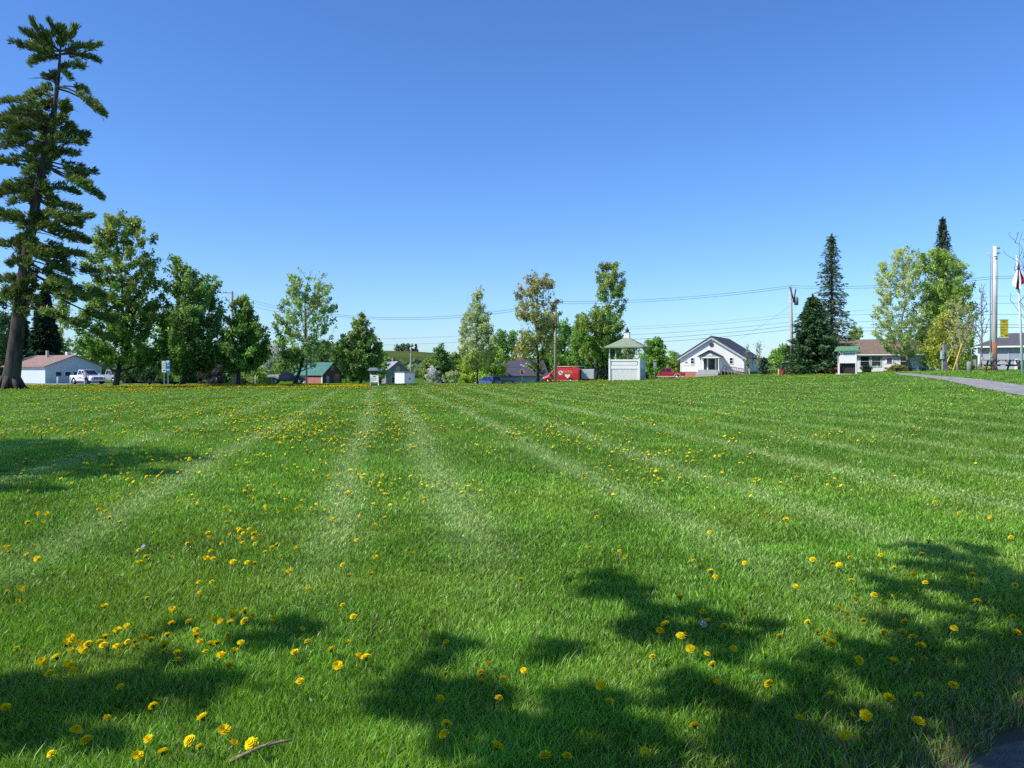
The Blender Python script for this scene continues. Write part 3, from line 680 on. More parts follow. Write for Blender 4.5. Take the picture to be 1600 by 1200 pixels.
deciduous('bare_tree', 1664, 46, [(300, 1630, 1690), (330, 1585, 1740), (380, 1572, 1760), (430, 1572, 1760), (480, 1578, 1750), (520, 1600, 1720)],
          (.2, .2, .07), 'bare tree reaching purple twigs in from the picture edge', 230, 0, .07, .4, .22, pm('bark_purple', (.13, .10, .11), .9, .3, 4), seed=80, rise=1.4)
deciduous('tree', 1334, 130, outline(508, 575, 1338, 13, 'round'), (.13, .18, .035), 'yellow green tree peeking beside the tall spruce', 40, 60, .17, .5, .12, M_barkd, seed=81)
# far treeline that closes the horizon
def treeline():
    rr = np.random.default_rng(9); n = 15000
    px = rr.uniform(-500, 2100, n); D = rr.uniform(230, 330, n)
    hp = 6 + 11 * vnoise(px, px * 0, 22, 3) + 4 * vnoise(px, px * 0, 7, 4)
    t = rr.uniform(0, 1, n) ** .6
    P = np.stack([(px - 800) / F * D, D, -1 + t * (hp * D / F + 1.5)], 1)
    c = np.array([.055, .09, .03])[None] * (rr.uniform(.6, 1.4, n) * (.7 + .6 * vnoise(px, D * 0, 12, 8)))[:, None]
    o = link('distant_woods', leaf_mesh('distant_woods', P, rr.uniform(.8, 1.6, n), rr.uniform(.7, 1.2, n), c, M_leaf))
    tag(o, 'distant green woods closing the horizon behind the town', 'woods', kind='stuff')
treeline()

# ---- trees that stand to one side and throw their shade on the lawn
def shade_tree(name, label, trunk_xy, patches, h0, h1, seed, dens=1.0, tr=.38):
    rr = np.random.default_rng(seed)
    tx, ty = trunk_xy; bz = g1(tx, ty)
    root = empty(name, (tx, ty, bz), 0, label, 'tree')
    cot = 1 / math.tan(SUN_EL)
    mb = MB(); zt = h1 * 1.05
    tp = [Vector((0, 0, -.3)), Vector((.1, .05, zt * .35)), Vector((-.05, .1, zt * .7)), Vector((.1, 0, zt))]
    mb.tube(tp, [tr * 1.3, tr, tr * .7, tr * .25], 12)
    nod = np.array([[0.05, .05, z] for z in np.linspace(h0 * .5, zt, 14)]); nr = np.full(14, .16)
    Cs = []; Ls = []
    cl = []
    for (x0, x1, y0, y1) in patches:
        cx, cy = (x0 + x1) / 2, (y0 + y1) / 2
        D = EYE * F / (cy - HOR); gx_ = (cx - 800) / F * D
        rx = (x1 - x0) / 2 / F * D; ry = abs(EYE * F / (y0 - HOR) - EYE * F / (y1 - HOR)) / 2
        h = max(rr.uniform(h0, h1), (1.95 + .46 * D) / 1.18 + .5)
        c = np.array([gx_ + sdir.x * cot * h - tx, D + sdir.y * cot * h - ty, h - bz])
        cl.append((c, rx, ry))
    cl.sort(key=lambda q: math.hypot(q[0][0], q[0][1]))
    for c, rx, ry in cl:
        d = np.linalg.norm(nod - c, axis=1) + 1.2 * np.maximum(0, nod[:, 2] - c[2] + .3)
        j = int(np.argmin(d)); a = nod[j]; r0 = min(.13, nr[j] * .8)
        m1 = a * .65 + c * .35 + rr.normal(0, .12, 3); m2 = a * .3 + c * .7 + rr.normal(0, .12, 3)
        r0 = min(r0, .05)
        mb.tube([Vector(a), Vector(m1), Vector(m2), Vector(c)], [r0, r0 * .8, r0 * .5, .012], 6, 0, False)
        nod = np.vstack([nod, m2, c]); nr = np.concatenate([nr, [r0 * .6, r0 * .4]])
        n = int(max(160, rx * ry * math.pi * 2100 * dens)); n = min(n, 12000)
        q = unit(rr.normal(size=(n, 3))) * rr.uniform(0, 1, (n, 1)) ** .55
        th = .35
        o_ = np.stack([q[:, 0] * rx * 1.3, q[:, 1] * ry * 1.45], 1)
        gx2 = gx_ + o_[:, 0]; gy2 = D + o_[:, 1]          # where these leaves' shade falls
        rad = np.hypot(q[:, 0], q[:, 1])
        wv = .38 * vnoise(gx2, gy2, .34, seed) + .36 * vnoise(gx2, gy2, .15, seed + 3) + .26 * vnoise(gx2, gy2, .07, seed + 5)
        keep = wv > .33 + .36 * np.clip(rad - .4, 0, 1)
        P = c + np.stack([o_[:, 0], o_[:, 1], q[:, 2] * th], 1)
        P += np.array([sdir.x, sdir.y, 0]) * cot * ((q[:, 2] * th)[:, None])      # slide along the sun's ray
        Cs.append(P[keep])
    mb.build('trunk', M_bark, root)
    C = np.concatenate(Cs); n = len(C)
    col = np.array(MG)[None] * rr.uniform(.6, 1.4, (n, 1))
    link('crown', leaf_mesh('crown', C, rr.uniform(.035, .075, n), rr.uniform(.025, .05, n), col, M_leaf), root)
NEARP = [(-40, 110, 1050, 1130), (90, 230, 1048, 1125), (180, 340, 1022, 1062), (220, 430, 1052, 1088), (380, 535, 965, 1012), (240, 310, 972, 1000), (-60, 120, 1145, 1195), (60, 235, 1150, 1190), (300, 350, 1085, 1125), (-60, 60, 1090, 1180), (160, 300, 1060, 1110),
         (648, 765, 996, 1040), (800, 945, 1004, 1040), (585, 730, 1052, 1122), (680, 840, 1058, 1145), (870, 1015, 1072, 1140), (735, 900, 1120, 1200), (880, 1070, 1110, 1200), (760, 860, 1145, 1230), (1000, 1090, 1140, 1210), (840, 1000, 1160, 1260), (620, 760, 1095, 1130),
         (900, 1010, 888, 935), (965, 1075, 925, 1000), (1055, 1165, 942, 1004), (1150, 1235, 972, 994), (1090, 1190, 996, 1042), (1045, 1125, 1048, 1094), (1215, 1340, 1026, 1060), (1395, 1500, 850, 872), (1495, 1565, 852, 872), (1545, 1640, 870, 960), (1345, 1445, 900, 938), (1475, 1620, 912, 940),
         (1365, 1455, 955, 1022), (1440, 1640, 960, 1055), (1325, 1445, 1036, 1085), (1100, 1240, 1075, 1160), (1180, 1310, 1095, 1210), (1090, 1230, 1150, 1240), (1300, 1470, 1095, 1190), (1440, 1640, 1085, 1160), (1480, 1660, 1140, 1230), (1250, 1420, 1150, 1240), (1400, 1640, 1040, 1100), (1310, 1400, 1000, 1050), (1500, 1700, 880, 1000), (700, 1000, 1150, 1230), (560, 700, 1062, 1108), (1000, 1120, 1062, 1112), (-60, 250, 1062, 1140), (1300, 1480, 1010, 1065), (1180, 1330, 1042, 1110), (830, 960, 1085, 1150), (1440, 1640, 1120, 1200), (1380, 1560, 1030, 1110)]
shade_tree('shade_tree', 'broad leafy tree casting the dappled shade across the near grass', (-9.5, -2.0), NEARP, 4.4, 6.6, 21, 1.15)
def sky_block_tree(label, x, y, seed):  # unseen trees, added to cut the sky light on the near grass
    rr = np.random.default_rng(seed); bz = g1(x, y); root = empty('sky_block_tree', (x, y, bz), 0, label, 'tree', 'unseen trees added to block sky light')
    mb = MB(); mb.tube([(0, 0, -.3), (.1, 0, 4), (0, .1, 9), (0, 0, 13)], [.5, .4, .25, .06], 12)
    C = []
    for i in range(60):
        q = unit(rr.normal(size=3)); c = np.array([0, 0, 8.5]) + q * np.array([5.0, 5.0, 5.5]) * rr.uniform(.3, 1) ** .5
        z0 = max(2.5, c[2] - 2.5); mb.tube([(0, 0, z0), Vector(c * .5 + np.array([0, 0, z0]) * .5 + np.array([0, 0, .3])), Vector(c)], [.09, .06, .02], 6, 0, False)
        C.append(c + rr.normal(0, .75, (170, 3)))
    mb.build('trunk', M_bark, root); C = np.concatenate(C); n = len(C)
    link('crown', leaf_mesh('crown', C, rr.uniform(.1, .2, n), rr.uniform(.07, .13, n), np.array(MG)[None] * rr.uniform(.6, 1.3, (n, 1)) * .6, M_leaf), root)
sky_block_tree('unseen leafy tree added behind the viewpoint to block sky light, nearer the path', 6.5, -6.5, 61)
sky_block_tree('unseen leafy tree added behind the viewpoint to block sky light, further along', 14.5, -2.5, 62)
sky_block_tree('unseen leafy tree added on the sunny side to block sky light', -7.0, -7.0, 64)
sky_block_tree('unseen leafy tree added well behind the viewpoint to block sky light', 0.5, -11.0, 63)
MIDP = [(-60, 135, 688, 702), (-80, 215, 698, 722), (60, 215, 712, 732), (125, 285, 708, 729), (275, 335, 712, 721), (-60, 115, 728, 748), (115, 210, 730, 750), (230, 292, 732, 744), (-60, 62, 752, 775), (55, 115, 760, 773), (-40, 110, 705, 735)]
shade_tree('shade_tree', 'leafy tree casting the long shade patch further out on the lawn', (-23.0, 6.5), MIDP, 7.5, 10.5, 22, .7)


# ------------------------------------------------------------------ buildings
def gable_roof(mb, W, y0, y1, ze, zr, ov, th=.14, mi=0, x0=None):
    """roof with its ridge along y: two slabs, local x across"""
    h = W / 2
    sl = (zr - ze) / h
    xe = h + ov; zl = ze - sl * ov
    for s in (-1, 1):
        poly = [(0, zr), (s * xe, zl), (s * xe, zl + th), (0, zr + th)]
        if s > 0: poly = poly[::-1]
        mb.prism(poly, y0 - ov, y1 + ov, mi)

def gable_wall(mb, W, y0, y1, z0, ze, zr, mi=0):
    mb.prism([(-W / 2, z0), (W / 2, z0), (W / 2, ze), (0, zr), (-W / 2, ze)], y0, y1, mi)

def window(parent, x, y, z, w, h, face='front', frame=M_white, glass=M_glass, mull=True, fw=.07, label=None):
    """window on a wall: frame part with pane sub-part; face front (-y) or side (+x at x)"""
    f = MB(); p = MB()
    def put(mb, a0, a1, b0, b1, d0, d1, mi=0):
        if face == 'front': mb.box(a0, a1, y - d1, y - d0, b0, b1, mi)
        else: mb.box(x + d0, x + d1, a0, a1, b0, b1, mi)
    cx = x if face == 'front' else y
    l, r_ = cx - w / 2, cx + w / 2
    put(f, l - fw, l, z - fw, z + h + fw, .0, .06); put(f, r_, r_ + fw, z - fw, z + h + fw, .0, .06)
    put(f, l, r_, z - fw, z, 0, .07); put(f, l, r_, z + h, z + h + fw, 0, .06)
    if mull: put(f, l, r_, z + h / 2 - .025, z + h / 2 + .025, 0, .045)
    put(p, l, r_, z, z + h, .004, .02)
    fo = f.build('window', frame, parent)
    po = p.build('pane', glass, fo)
    if label: fo['label'] = label
    return fo

M_shingle = stripes_mat('dark_shingles', (.075, .075, .09), .22, 'Z', .3, .9, .2)
M_clap = stripes_mat('white_clapboard', (.88, .86, .80), .14, 'Z', .10, .6, .03)
M_brick = pm('brick', (.42, .20, .13), .9, .25, 8)
# --- white hall
hall = empty('community_hall', GP(1112, 140), R(-25.5), 'white gabled hall with dark roof and columned entrance porch', 'building')
hall.scale = (1.186, 1.186, 1.186)
W, L = 9.0, 12.5
part('wall', M_clap, hall, lambda m: gable_wall(m, W, 0, L, .55, 2.72, 5.55))
part('foundation', M_brick, hall, lambda m: m.box(-W / 2 + .03, W / 2 - .03, .03, L - .03, -.6, .55))
part('roof', M_shingle, hall, lambda m: gable_roof(m, W, 0, L, 2.72, 5.55, .42, .13))
def _rake(m):
    for s in (-1, 1):
        sl = (5.55 - 2.72) / (W / 2)
        poly = [(0, 5.54), (s * (W / 2 + .4), 2.72 - sl * .4 - .01), (s * (W / 2 + .4), 2.72 - sl * .4 - .30), (0, 5.20)]
        m.prism(poly if s < 0 else poly[::-1], -.36, -.32)
        m.prism([(s * (W / 2 + .38), 2.46), (s * (W / 2 - .35), 2.46), (s * (W / 2 - .35), 2.36), (s * (W / 2 + .38), 2.36)][::(1 if s < 0 else -1)], -.3, -.003)
part('rake_board', pm('grey_trim', (.50, .53, .53), .6, .08), hall, _rake)
for _x in (-W / 2 - .02, W / 2 - .16): part('corner_board', M_white, hall, lambda m: m.box(_x, _x + .18, -.025, .1, .55, 2.36))
def _round(m): m.disc((0, -.03, 4.38), (0, 1, 0), .32, .05, 24, 0); m.disc((0, -.045, 4.38), (0, 1, 0), .24, .05, 24, 1)
part('round_window', [pm('purple_trim', (.25, .2, .28), .6), M_glass], hall, _round)
for wx in (-2.75, 2.75): window(hall, wx, 0, 1.75, .42, .75, 'front', M_white)
for wy in (2.0, 4.6, 7.2, 9.8): window(hall, W / 2, wy, 1.6, .6, .95, 'side', M_white)
por = part('porch', M_white, hall, lambda m: (m.box(-1.45, 1.45, -1.6, -.02, 2.5, 2.70), m.box(-1.35, -1.2, -1.5, -1.35, .85, 2.5), m.box(1.2, 1.35, -1.5, -1.35, .85, 2.5)))
part('porch_roof', M_shingle, por, lambda m: gable_roof(m, 3.0, -1.7, -.02, 2.76, 3.55, .15, .07))
part('pediment', pm('tan_trim', (.42, .38, .33), .7, .1), por, lambda m: m.prism([(-1.45, 2.705), (1.45, 2.705), (0, 3.48)], -1.55, -.05))
part('fan_light', M_white, por, lambda m: m.prism([(.45 * math.cos(t * math.pi / 8), 2.82 + .32 * math.sin(t * math.pi / 8)) for t in range(9)], -1.6, -1.552))
dr = part('door', pm('dark_green_door', (.035, .06, .055), .4, .1), hall, lambda m: m.box(-.46, .46, -.06, -.004, .86, 2.4))
part('door_panel', M_glass, dr, lambda m: [m.box(x0, x0 + .3, -.075, -.062, z0, z0 + h) for x0 in (-.36, .06) for z0, h in ((1.6, .75), (1.0, .4))])
for _x in (-.66, .48): part('side_light', M_white, hall, lambda m: m.box(_x, _x + .18, -.05, -.004, .86, 2.6))
for _x in (-1.12, .70): part('shutter', pm('dark_shutter', (.03, .045, .05), .6), hall, lambda m: m.box(_x, _x + .42, -.04, -.004, .86, 2.55))
part('step', M_concrete, hall, lambda m: (m.box(-1.55, 1.55, -1.75, -.03, -.5, .85), m.box(-1.75, 1.35, -2.1, -1.752, -.5, .55), m.box(-1.75, 1.35, -2.45, -2.102, -.5, .25)))
def _ramp(m):
    m.prism([(1.56, .72), (5.0, .12), (5.0, .22), (1.56, .85)], -1.6, -.5)
    for i in range(8):
        x = 1.7 + i * .46; zb = .78 - (x - 1.56) * .182
        m.box(x - .04, x + .04, -1.66, -1.602, -.4, zb + .75)
        m.box(x - .04, x + .04, -.498, -.44, -.4, zb + .75)
    for s, yy in ((0, -1.70), (1, -.435)):
        m.prism([(1.56, 1.45), (5.0, .85), (5.0, .93), (1.56, 1.53)], yy, yy + .035)
part('ramp', pm('grey_deck_wood', (.26, .25, .24), .9, .25, 4), hall, _ramp)
def _emb(m):   # small compass-and-square like emblem with a faint line of letters under it
    for s in (-1, 1):
        m.add([(-3.62 + s * .02, -.012, 2.2), (-3.62 + s * .07, -.012, 2.2), (-3.62 + s * .22, -.012, 1.72), (-3.62 + s * .15, -.012, 1.72)], [(0, 1, 2, 3)])
        m.add([(-3.62 + s * .2, -.016, 1.98), (-3.62 + s * .2, -.016, 1.91), (-3.62, -.016, 1.70), (-3.62, -.016, 1.77)], [(0, 1, 2, 3)])
    m.disc((-3.62, -.014, 1.92), (0, 1, 0), .06, .01, 10)
part('emblem', pm('bronze_emblem', (.28, .17, .12), .5), hall, _emb)
part('ladder', pm('pale_lumber', (.55, .45, .28), .8, .2), hall, lambda m: m.tube([(W / 2 + 1.0, -1.2, -.2), (W / 2 + .12, 2.6, 2.3)], .09, 4))

def textpart(name, s, size, mat, parent, loc, rot, align='CENTER'):
    cu = bpy.data.curves.new(name, 'FONT'); cu.body = s; cu.size = size; cu.align_x = align; cu.align_y = 'CENTER'; cu.extrude = .004
    tmp = bpy.data.objects.new('text_source', cu); COL.objects.link(tmp)
    me = bpy.data.meshes.new_from_object(tmp.evaluated_get(bpy.context.evaluated_depsgraph_get()))
    bpy.data.objects.remove(tmp); bpy.data.curves.remove(cu)
    me.materials.clear(); me.materials.append(mat)
    o = bpy.data.objects.new(name, me); COL.objects.link(o); o.parent = parent; o.location = loc; o.rotation_euler = rot
    return o
M_dark = pm('dark_letter_paint', (.04, .04, .04), .6)
textpart('lettering', 'MASONIC TEMPLE', .2, pm('grey_letter_paint', (.45, .45, .45), .6), hall, (-3.2, -.012, 1.42), (R(90), 0, 0))

# --- white garage with rusty roof
gar = empty('garage', GP(116, 116), R(57), 'low white garage with rusty metal roof and small windows', 'building')
W, L = 8.0, 11.0
M_rust = stripes_mat('rusty_metal_roof', (.33, .21, .17), .9, 'Y', .25, .7, .35)
M_gw = stripes_mat('white_siding', (.70, .72, .76), .2, 'Z', .08, .6, .05)
part('wall', M_gw, gar, lambda m: gable_wall(m, W, 0, L, -.5, 2.35, 3.85))
part('roof', M_rust, gar, lambda m: gable_roof(m, W, 0, L, 2.35, 3.85, .35, .1))
part('chimney', pm('pale_pipe', (.5, .45, .42), .8), gar, lambda m: m.box(-.9, -.6, 5.5, 5.8, 3.4, 4.6))
part('chimney', M_white, gar, lambda m: m.box(.3, .75, 2.4, 2.85, 3.6, 4.4))
for i, wx in enumerate((-2.2, -.9, .3, 1.5)): window(gar, wx, 0, 1.0, .8, .55, 'front', M_white, mull=False)
gd = part('door', pm('lavender_door', (.55, .55, .66), .6, .05), gar, lambda m: m.box(2.3, 3.6, -.05, -.004, -.3, 1.9))

# --- barn with green roof
barn = empty('barn', GP(519, 138), R(55), 'small dark red barn with green metal roof', 'building')
W, L = 4.2, 6.5
part('wall', pm('barn_boards', (.15, .07, .055), .9, .3, 4, stretch=(4, 4, .3)), barn, lambda m: gable_wall(m, W, 0, L, -.6, 1.5, 3.35))
part('roof', pm('green_metal_roof', (.07, .20, .155), .5, .25, 2), barn, lambda m: gable_roof(m, W, 0, L, 1.5, 3.35, .3, .09))
part('side_wall', pm('pink_red_boards', (.50, .17, .16), .9, .12, 3), barn, lambda m: m.box(-W / 2 - .05, -W / 2 - .003, .3, 4.4, -.6, 1.0))
for _y in (-.02, 4.45): part('corner_board', M_white, barn, lambda m: m.box(-W / 2 - .09, -W / 2 - .003, _y, _y + .26, -.6, 1.35))
window(barn, 0, 0, 2.2, .55, .6, 'front', pm('grey_trim2', (.35, .33, .32), .8), mull=False)
part('door', pm('brown_barn_door', (.25, .16, .10), .9, .25, 3), barn, lambda m: m.box(.25, 1.6, -.06, -.004, -.5, 1.35))
part('door', pm('pale_barn_door', (.42, .40, .38), .8, .2, 3), barn, lambda m: m.box(-1.3, -.7, -.06, -.004, -.5, 1.2))
part('sign_board', pm('orange_panel', (.50, .22, .05), .7), barn, lambda m: m.box(.6, 1.4, -.09, -.062, 1.0, 1.5))
part('lean_to_roof', pm('dark_tin', (.1, .09, .09), .6), barn, lambda m: m.prism([(W / 2 + .05, 1.25), (W / 2 + 1.6, .85), (W / 2 + 1.6, .93), (W / 2 + .05, 1.33)], .2, 4.0))
for _y in (.3, 3.4): part('lean_to_post', M_wood, barn, lambda m: m.box(W / 2 + 1.35, W / 2 + 1.48, _y, _y + .13, -.6, .87))
# open shed beside the truck
sh = empty('open_shed', GP(408, 120), R(8), 'low open wooden shed with pale roof edge beside the truck', 'shed')
part('roof', pm('pale_tin', (.5, .48, .46), .6, .15), sh, lambda m: m.prism([(-1.7, 1.1), (1.7, 1.22), (1.7, 1.3), (-1.7, 1.18)], -.2, 2.5))
part('wall', M_wood, sh, lambda m: m.box(-1.6, 1.6, 2.2, 2.3, -.5, 1.1))
for _x in (-1.55, -.5, .5, 1.55): part('post', M_wood, sh, lambda m: m.box(_x - .06, _x + .06, -.06, .06, -.5, 1.12))

# --- grey house with boarded gable window
gh = empty('grey_house', GP(621, 140), R(30), 'grey gabled house with a boarded upper window', 'house')
W, L = 4.1, 5.5
M_gs = stripes_mat('grey_siding', (.28, .29, .30), .22, 'Z', .12, .8, .12)
part('wall', M_gs, gh, lambda m: gable_wall(m, W, 0, L, -.8, 2.2, 3.75))
part('roof', pm('grey_metal_roof', (.36, .36, .42), .5, .1), gh, lambda m: gable_roof(m, W, 0, L, 2.2, 3.75, .3, .09))
part('chimney', M_brick, gh, lambda m: m.box(.15, .6, 2.4, 2.85, 3.4, 4.5))
part('boarded_window', pm('pale_plywood', (.62, .52, .33), .8, .12), gh, lambda m: m.box(-.2, .4, -.05, -.004, 2.05, 2.95))
window(gh, -.75, 0, .25, .7, .9, 'front', M_white)
# --- white shed
ws = empty('storage_shed', GP(640, 106, .68), R(32), 'small white flat roofed storage shed in front of the grey house', 'shed')
part('wall', stripes_mat('white_panel', (.74, .75, .75), .45, 'Y', .10, .6, .05), ws, lambda m: m.prism([(-.72, -.9), (.72, -.9), (.72, 1.5), (-.72, 1.48)], 0, 3.0))
part('roof', pm('brown_cap', (.35, .26, .24), .7), ws, lambda m: m.prism([(-.8, 1.5), (.8, 1.52), (.8, 1.58), (-.8, 1.56)], -.08, 3.1))
part('door', M_white, ws, lambda m: m.box(-.5, .5, -.03, -.003, -.3, 1.35))
part('emblem', pm('dark_emblem', (.08, .05, .06), .6), ws, lambda m: m.prism([(-.13, .75), (0, .5), (.13, .75), (.06, .82), (0, .76), (-.06, .82)], -.04, -.032))
# --- notice board
nb = empty('notice_board', GP(585, 76), R(-14), 'white notice board on two legs under a small grey roof', 'sign')
part('board', M_white, nb, lambda m: m.box(-.42, .42, -.04, .04, .35, 1.05))
part('leg', M_white, nb, lambda m: m.box(-.44, -.36, -.05, .05, -.2, .35)); part('leg', M_white, nb, lambda m: m.box(.36, .44, -.05, .05, -.2, .35))
part('roof', pm('grey_cedar_roof', (.30, .34, .35), .9, .15), nb, lambda m: (m.prism([(-.55, 1.42), (.55, 1.42), (.34, 1.68), (-.34, 1.68)], -.3, .3)))
for _x in (-.4, .3): part('post', M_wood, nb, lambda m: m.box(_x, _x + .1, -.05, .05, 1.052, 1.42))
part('lettering', M_dark, nb, lambda m: (m.box(-.16, .16, -.05, -.042, .82, .90), m.box(-.14, -.04, -.05, -.042, .52, .60), m.box(.06, .14, -.05, -.042, .52, .60), m.box(-.3, .3, -.05, -.042, .69, .715)))
# --- long low building with dark roof
lb = empty('long_building', GP(815, 132), R(14), 'long low building with steep dark roof and pale teal wall', 'building')
W, L = 8.4, 6.0
part('wall', stripes_mat('pale_teal_siding', (.46, .56, .58), .25, 'Z', .1, .7, .06), lb, lambda m: m.box(-W / 2, W / 2, 0, L, .15, 1.45))
part('wall_base', M_white, lb, lambda m: m.box(-W / 2 - .02, W / 2 + .02, -.03, L + .02, -.7, .15))
def _lr(m):
    for s in (0, 1):
        y0, y1 = (-.4, L / 2) if s == 0 else (L + .4, L / 2)
        m.add([(-W / 2 - .3, y0, 1.4), (W / 2 + .3, y0, 1.4), (W / 2 + .3, y1, 3.9), (-W / 2 - .3, y1, 3.9)], [(0, 1, 2, 3) if s == 0 else (3, 2, 1, 0)])
        m.add([(-W / 2 - .3, y0, 1.3), (W / 2 + .3, y0, 1.3), (W / 2 + .3, y0, 1.4), (-W / 2 - .3, y0, 1.4)], [(0, 1, 2, 3) if s == 0 else (3, 2, 1, 0)])
    for x in (-W / 2 - .0, W / 2 + .0):
        m.add([(x, 0, 1.45), (x, L, 1.45), (x, L / 2, 3.8)], [(0, 1, 2)])
part('roof', pm('slate_roof', (.10, .095, .12), .85, .15, 3), lb, _lr)

# --- gazebo
gaz = empty('gazebo', GP(980, 86), R(-19), 'white square gazebo with lattice skirt and green hipped roof', 'gazebo')
gaz.scale = (.94, .94, .95)
h = 1.62
def _lat(m):
    for f in range(4):
        a = f * math.pi / 2; ca, sa = math.cos(a), math.sin(a)
        def T(x, y): return (x * ca - y * sa, x * sa + y * ca)
        n = 26
        for k in range(-n, n):
            for s in (-1, 1):
                x0 = k * .14; z0 = 0.0; x1 = x0 + s * 1.25; z1 = 1.25
                # clip to the panel width
                lo, hi = -h + .1, h - .1
                def cl(x, z, xo, zo):
                    if x < lo: t = (lo - x) / (xo - x); return lo, z + (zo - z) * t
                    if x > hi: t = (hi - x) / (xo - x); return hi, z + (zo - z) * t
                    return x, z
                if max(x0, x1) <= lo or min(x0, x1) >= hi: continue
                a0 = cl(x0, z0, x1, z1); a1 = cl(x1, z1, x0, z0)
                yy = -h - .005 if s > 0 else -h + .007
                q = []
                for (x, z), d in ((a0, -.024), (a0, .024), (a1, .024), (a1, -.024)):
                    X_, Y_ = T(x + d, yy); q.append((X_, Y_, z))
                m.add(q, [(0, 1, 2, 3)])
part('lattice_skirt', M_white, gaz, _lat)
part('skirt_backing', pm('skirt_white', (.80, .79, .76), .9), gaz, lambda m: m.box(-h + .05, h - .05, -h + .05, h - .05, -.3, 1.24))  # near-white backing behind the lattice
def _rail(m):
    for f in range(4):
        a = f * math.pi / 2; M = Matrix.Rotation(a, 3, 'Z')
        def bx(x0, x1, y0, y1, z0, z1):
            k = len(m.v); m.box(x0, x1, y0, y1, z0, z1)
            for i in range(k, len(m.v)): m.v[i] = tuple(M @ Vector(m.v[i]))
        bx(-h + .1, h - .1, -h - .03, -h + .03, 1.25, 1.62)
        bx(-h + .1, h - .1, -h - .01, -h + .01, 1.62, 2.08)
        bx(-h + .1, h - .1, -h - .04, -h + .04, 2.08, 2.26)
part('railing', M_white, gaz, _rail)
part('trim', pm('grey_line', (.33, .32, .33), .8), gaz, lambda m: [m.box(x0, x1, -h - .045, -h - .012, z0, z1) for x0, x1, z0, z1 in ((-h + .2, h - .2, 2.03, 2.07), (-h + .2, h - .2, 1.63, 1.67), (-h + .16, -h + .2, 1.63, 2.07), (h - .2, h - .16, 1.63, 2.07))])
for sx in (-1, 1):
    for sy in (-1, 1):
        part('post', M_white, gaz, lambda m: (m.box(sx * h - .1, sx * h + .1, sy * h - .1, sy * h + .1, -.3, 2.34), m.tube([(sx * h, sy * h, 2.34), (sx * h, sy * h, 2.95), (sx * h, sy * h, 3.55)], [.1, .065, .06], 8)))
part('floor_deck', M_wood, gaz, lambda m: m.box(-h + .12, h - .12, -h + .12, h - .12, 1.26, 1.34))
def _hip(m):
    e = 2.12; t = .30; z0, z1 = 3.62, 4.62
    c = [(-e, -e), (e, -e), (e, e), (-e, e)]; d = [(-t, -t), (t, -t), (t, t), (-t, t)]
    # slightly flared eaves
    mid = [(x * .62, y * .62, z0 + .42) for x, y in c]
    vs = [(x, y, z0) for x, y in c] + mid + [(x, y, z1) for x, y in d] + [(x, y, z0 - .12) for x, y in c]
    fs = []
    for i in range(4):
        j = (i + 1) % 4
        fs += [(i, j, 4 + j, 4 + i), (4 + i, 4 + j, 8 + j, 8 + i), (12 + i, 12 + j, j, i)]
    fs += [(8, 9, 10, 11), (15, 14, 13, 12)]
    m.add(vs, fs)
part('roof', pm('sage_green_roof', (.27, .32, .21), .85, .12, 3), gaz, _hip)
part('cupola', M_white, gaz, lambda m: (m.box(-.29, .29, -.29, .29, 4.55, 5.2)))
part('finial', pm('dark_bronze', (.06, .06, .06), .5), gaz, lambda m: (m.box(-.32, .32, -.32, .32, 5.202, 5.26), m.tube([(0, 0, 5.26), (0, 0, 5.36), (0, 0, 5.5), (0, 0, 5.62), (0, 0, 5.8)], [.16, .2, .2, .1, .03], 10)))

# --- red shed behind the spruce
rs = empty('red_shed', GP(1262, 97), R(-20), 'long low red shed behind the dark spruce', 'shed')
W, L = 6.6, 3.0
part('wall', stripes_mat('red_boards', (.48, .07, .05), .3, 'X', .2, .8, .12), rs, lambda m: m.box(-W / 2, W / 2, 0, L, -.5, 1.05))
part('roof', pm('grey_shed_roof', (.36, .35, .36), .8, .15), rs, lambda m: m.prism([(-W / 2 - .25, .98), (-W / 2 + .9, 1.5), (W / 2 - .3, 1.5), (W / 2 + .3, 1.05), (W / 2 + .3, 1.13), (W / 2 - .3, 1.6), (-W / 2 + .9, 1.6), (-W / 2 - .25, 1.08)], -.25, L + .2))
part('door', pm('maroon_door', (.2, .03, .03), .7), rs, lambda m: m.box(-W / 2 + .6, -W / 2 + 1.3, -.05, -.004, -.3, .9))
part('corner_board', M_white, rs, lambda m: m.box(-W / 2 - .03, -W / 2 + .1, -.04, -.004, -.4, 1.0))

# --- white booth with green roof
_bs = .88
bo = empty('booth', GP(1324, 79), R(-24), 'small white stall with green roof and an open lower front', 'booth')
def _bw(m):
    m.prism([(-.75, 1.08), (.82, 1.08), (.82, 2.25), (-.4, 2.25), (-.75, 1.7)], 0, .06)
    m.box(-.85, -.68, 0, .08, -.3, 1.08); m.box(.70, .82, 0, .08, -.3, 1.08); m.box(-1.0, .9, -.05, .08, -.02, .07)
    m.box(-.85, -.80, .08, 1.6, .0, 2.2); m.box(.78, .82, .08, 1.6, .0, 2.2); m.box(-.8, .78, 1.56, 1.6, .0, 2.2)
part('wall', M_white, bo, _bw)
part('roof', pm('green_roof_paint', (.13, .30, .15), .7, .15, 3), bo, lambda m: m.prism([(-1.15, 2.2), (1.0, 2.26), (1.0, 2.32), (-1.15, 2.27)], -.25, .5) or m.add([(-1.15, -.25, 2.28), (1.0, -.25, 2.33), (.95, 1.7, 2.75), (-1.0, 1.7, 2.72)], [(0, 1, 2, 3)]))
part('lettering', pm('grey_green_letters', (.22, .28, .26), .7), bo, lambda m: [m.box(-.32 + i * .17, -.32 + i * .17 + (.10 if i % 3 else .13), -.03, -.003, 1.86, 2.06) for i in range(6)])
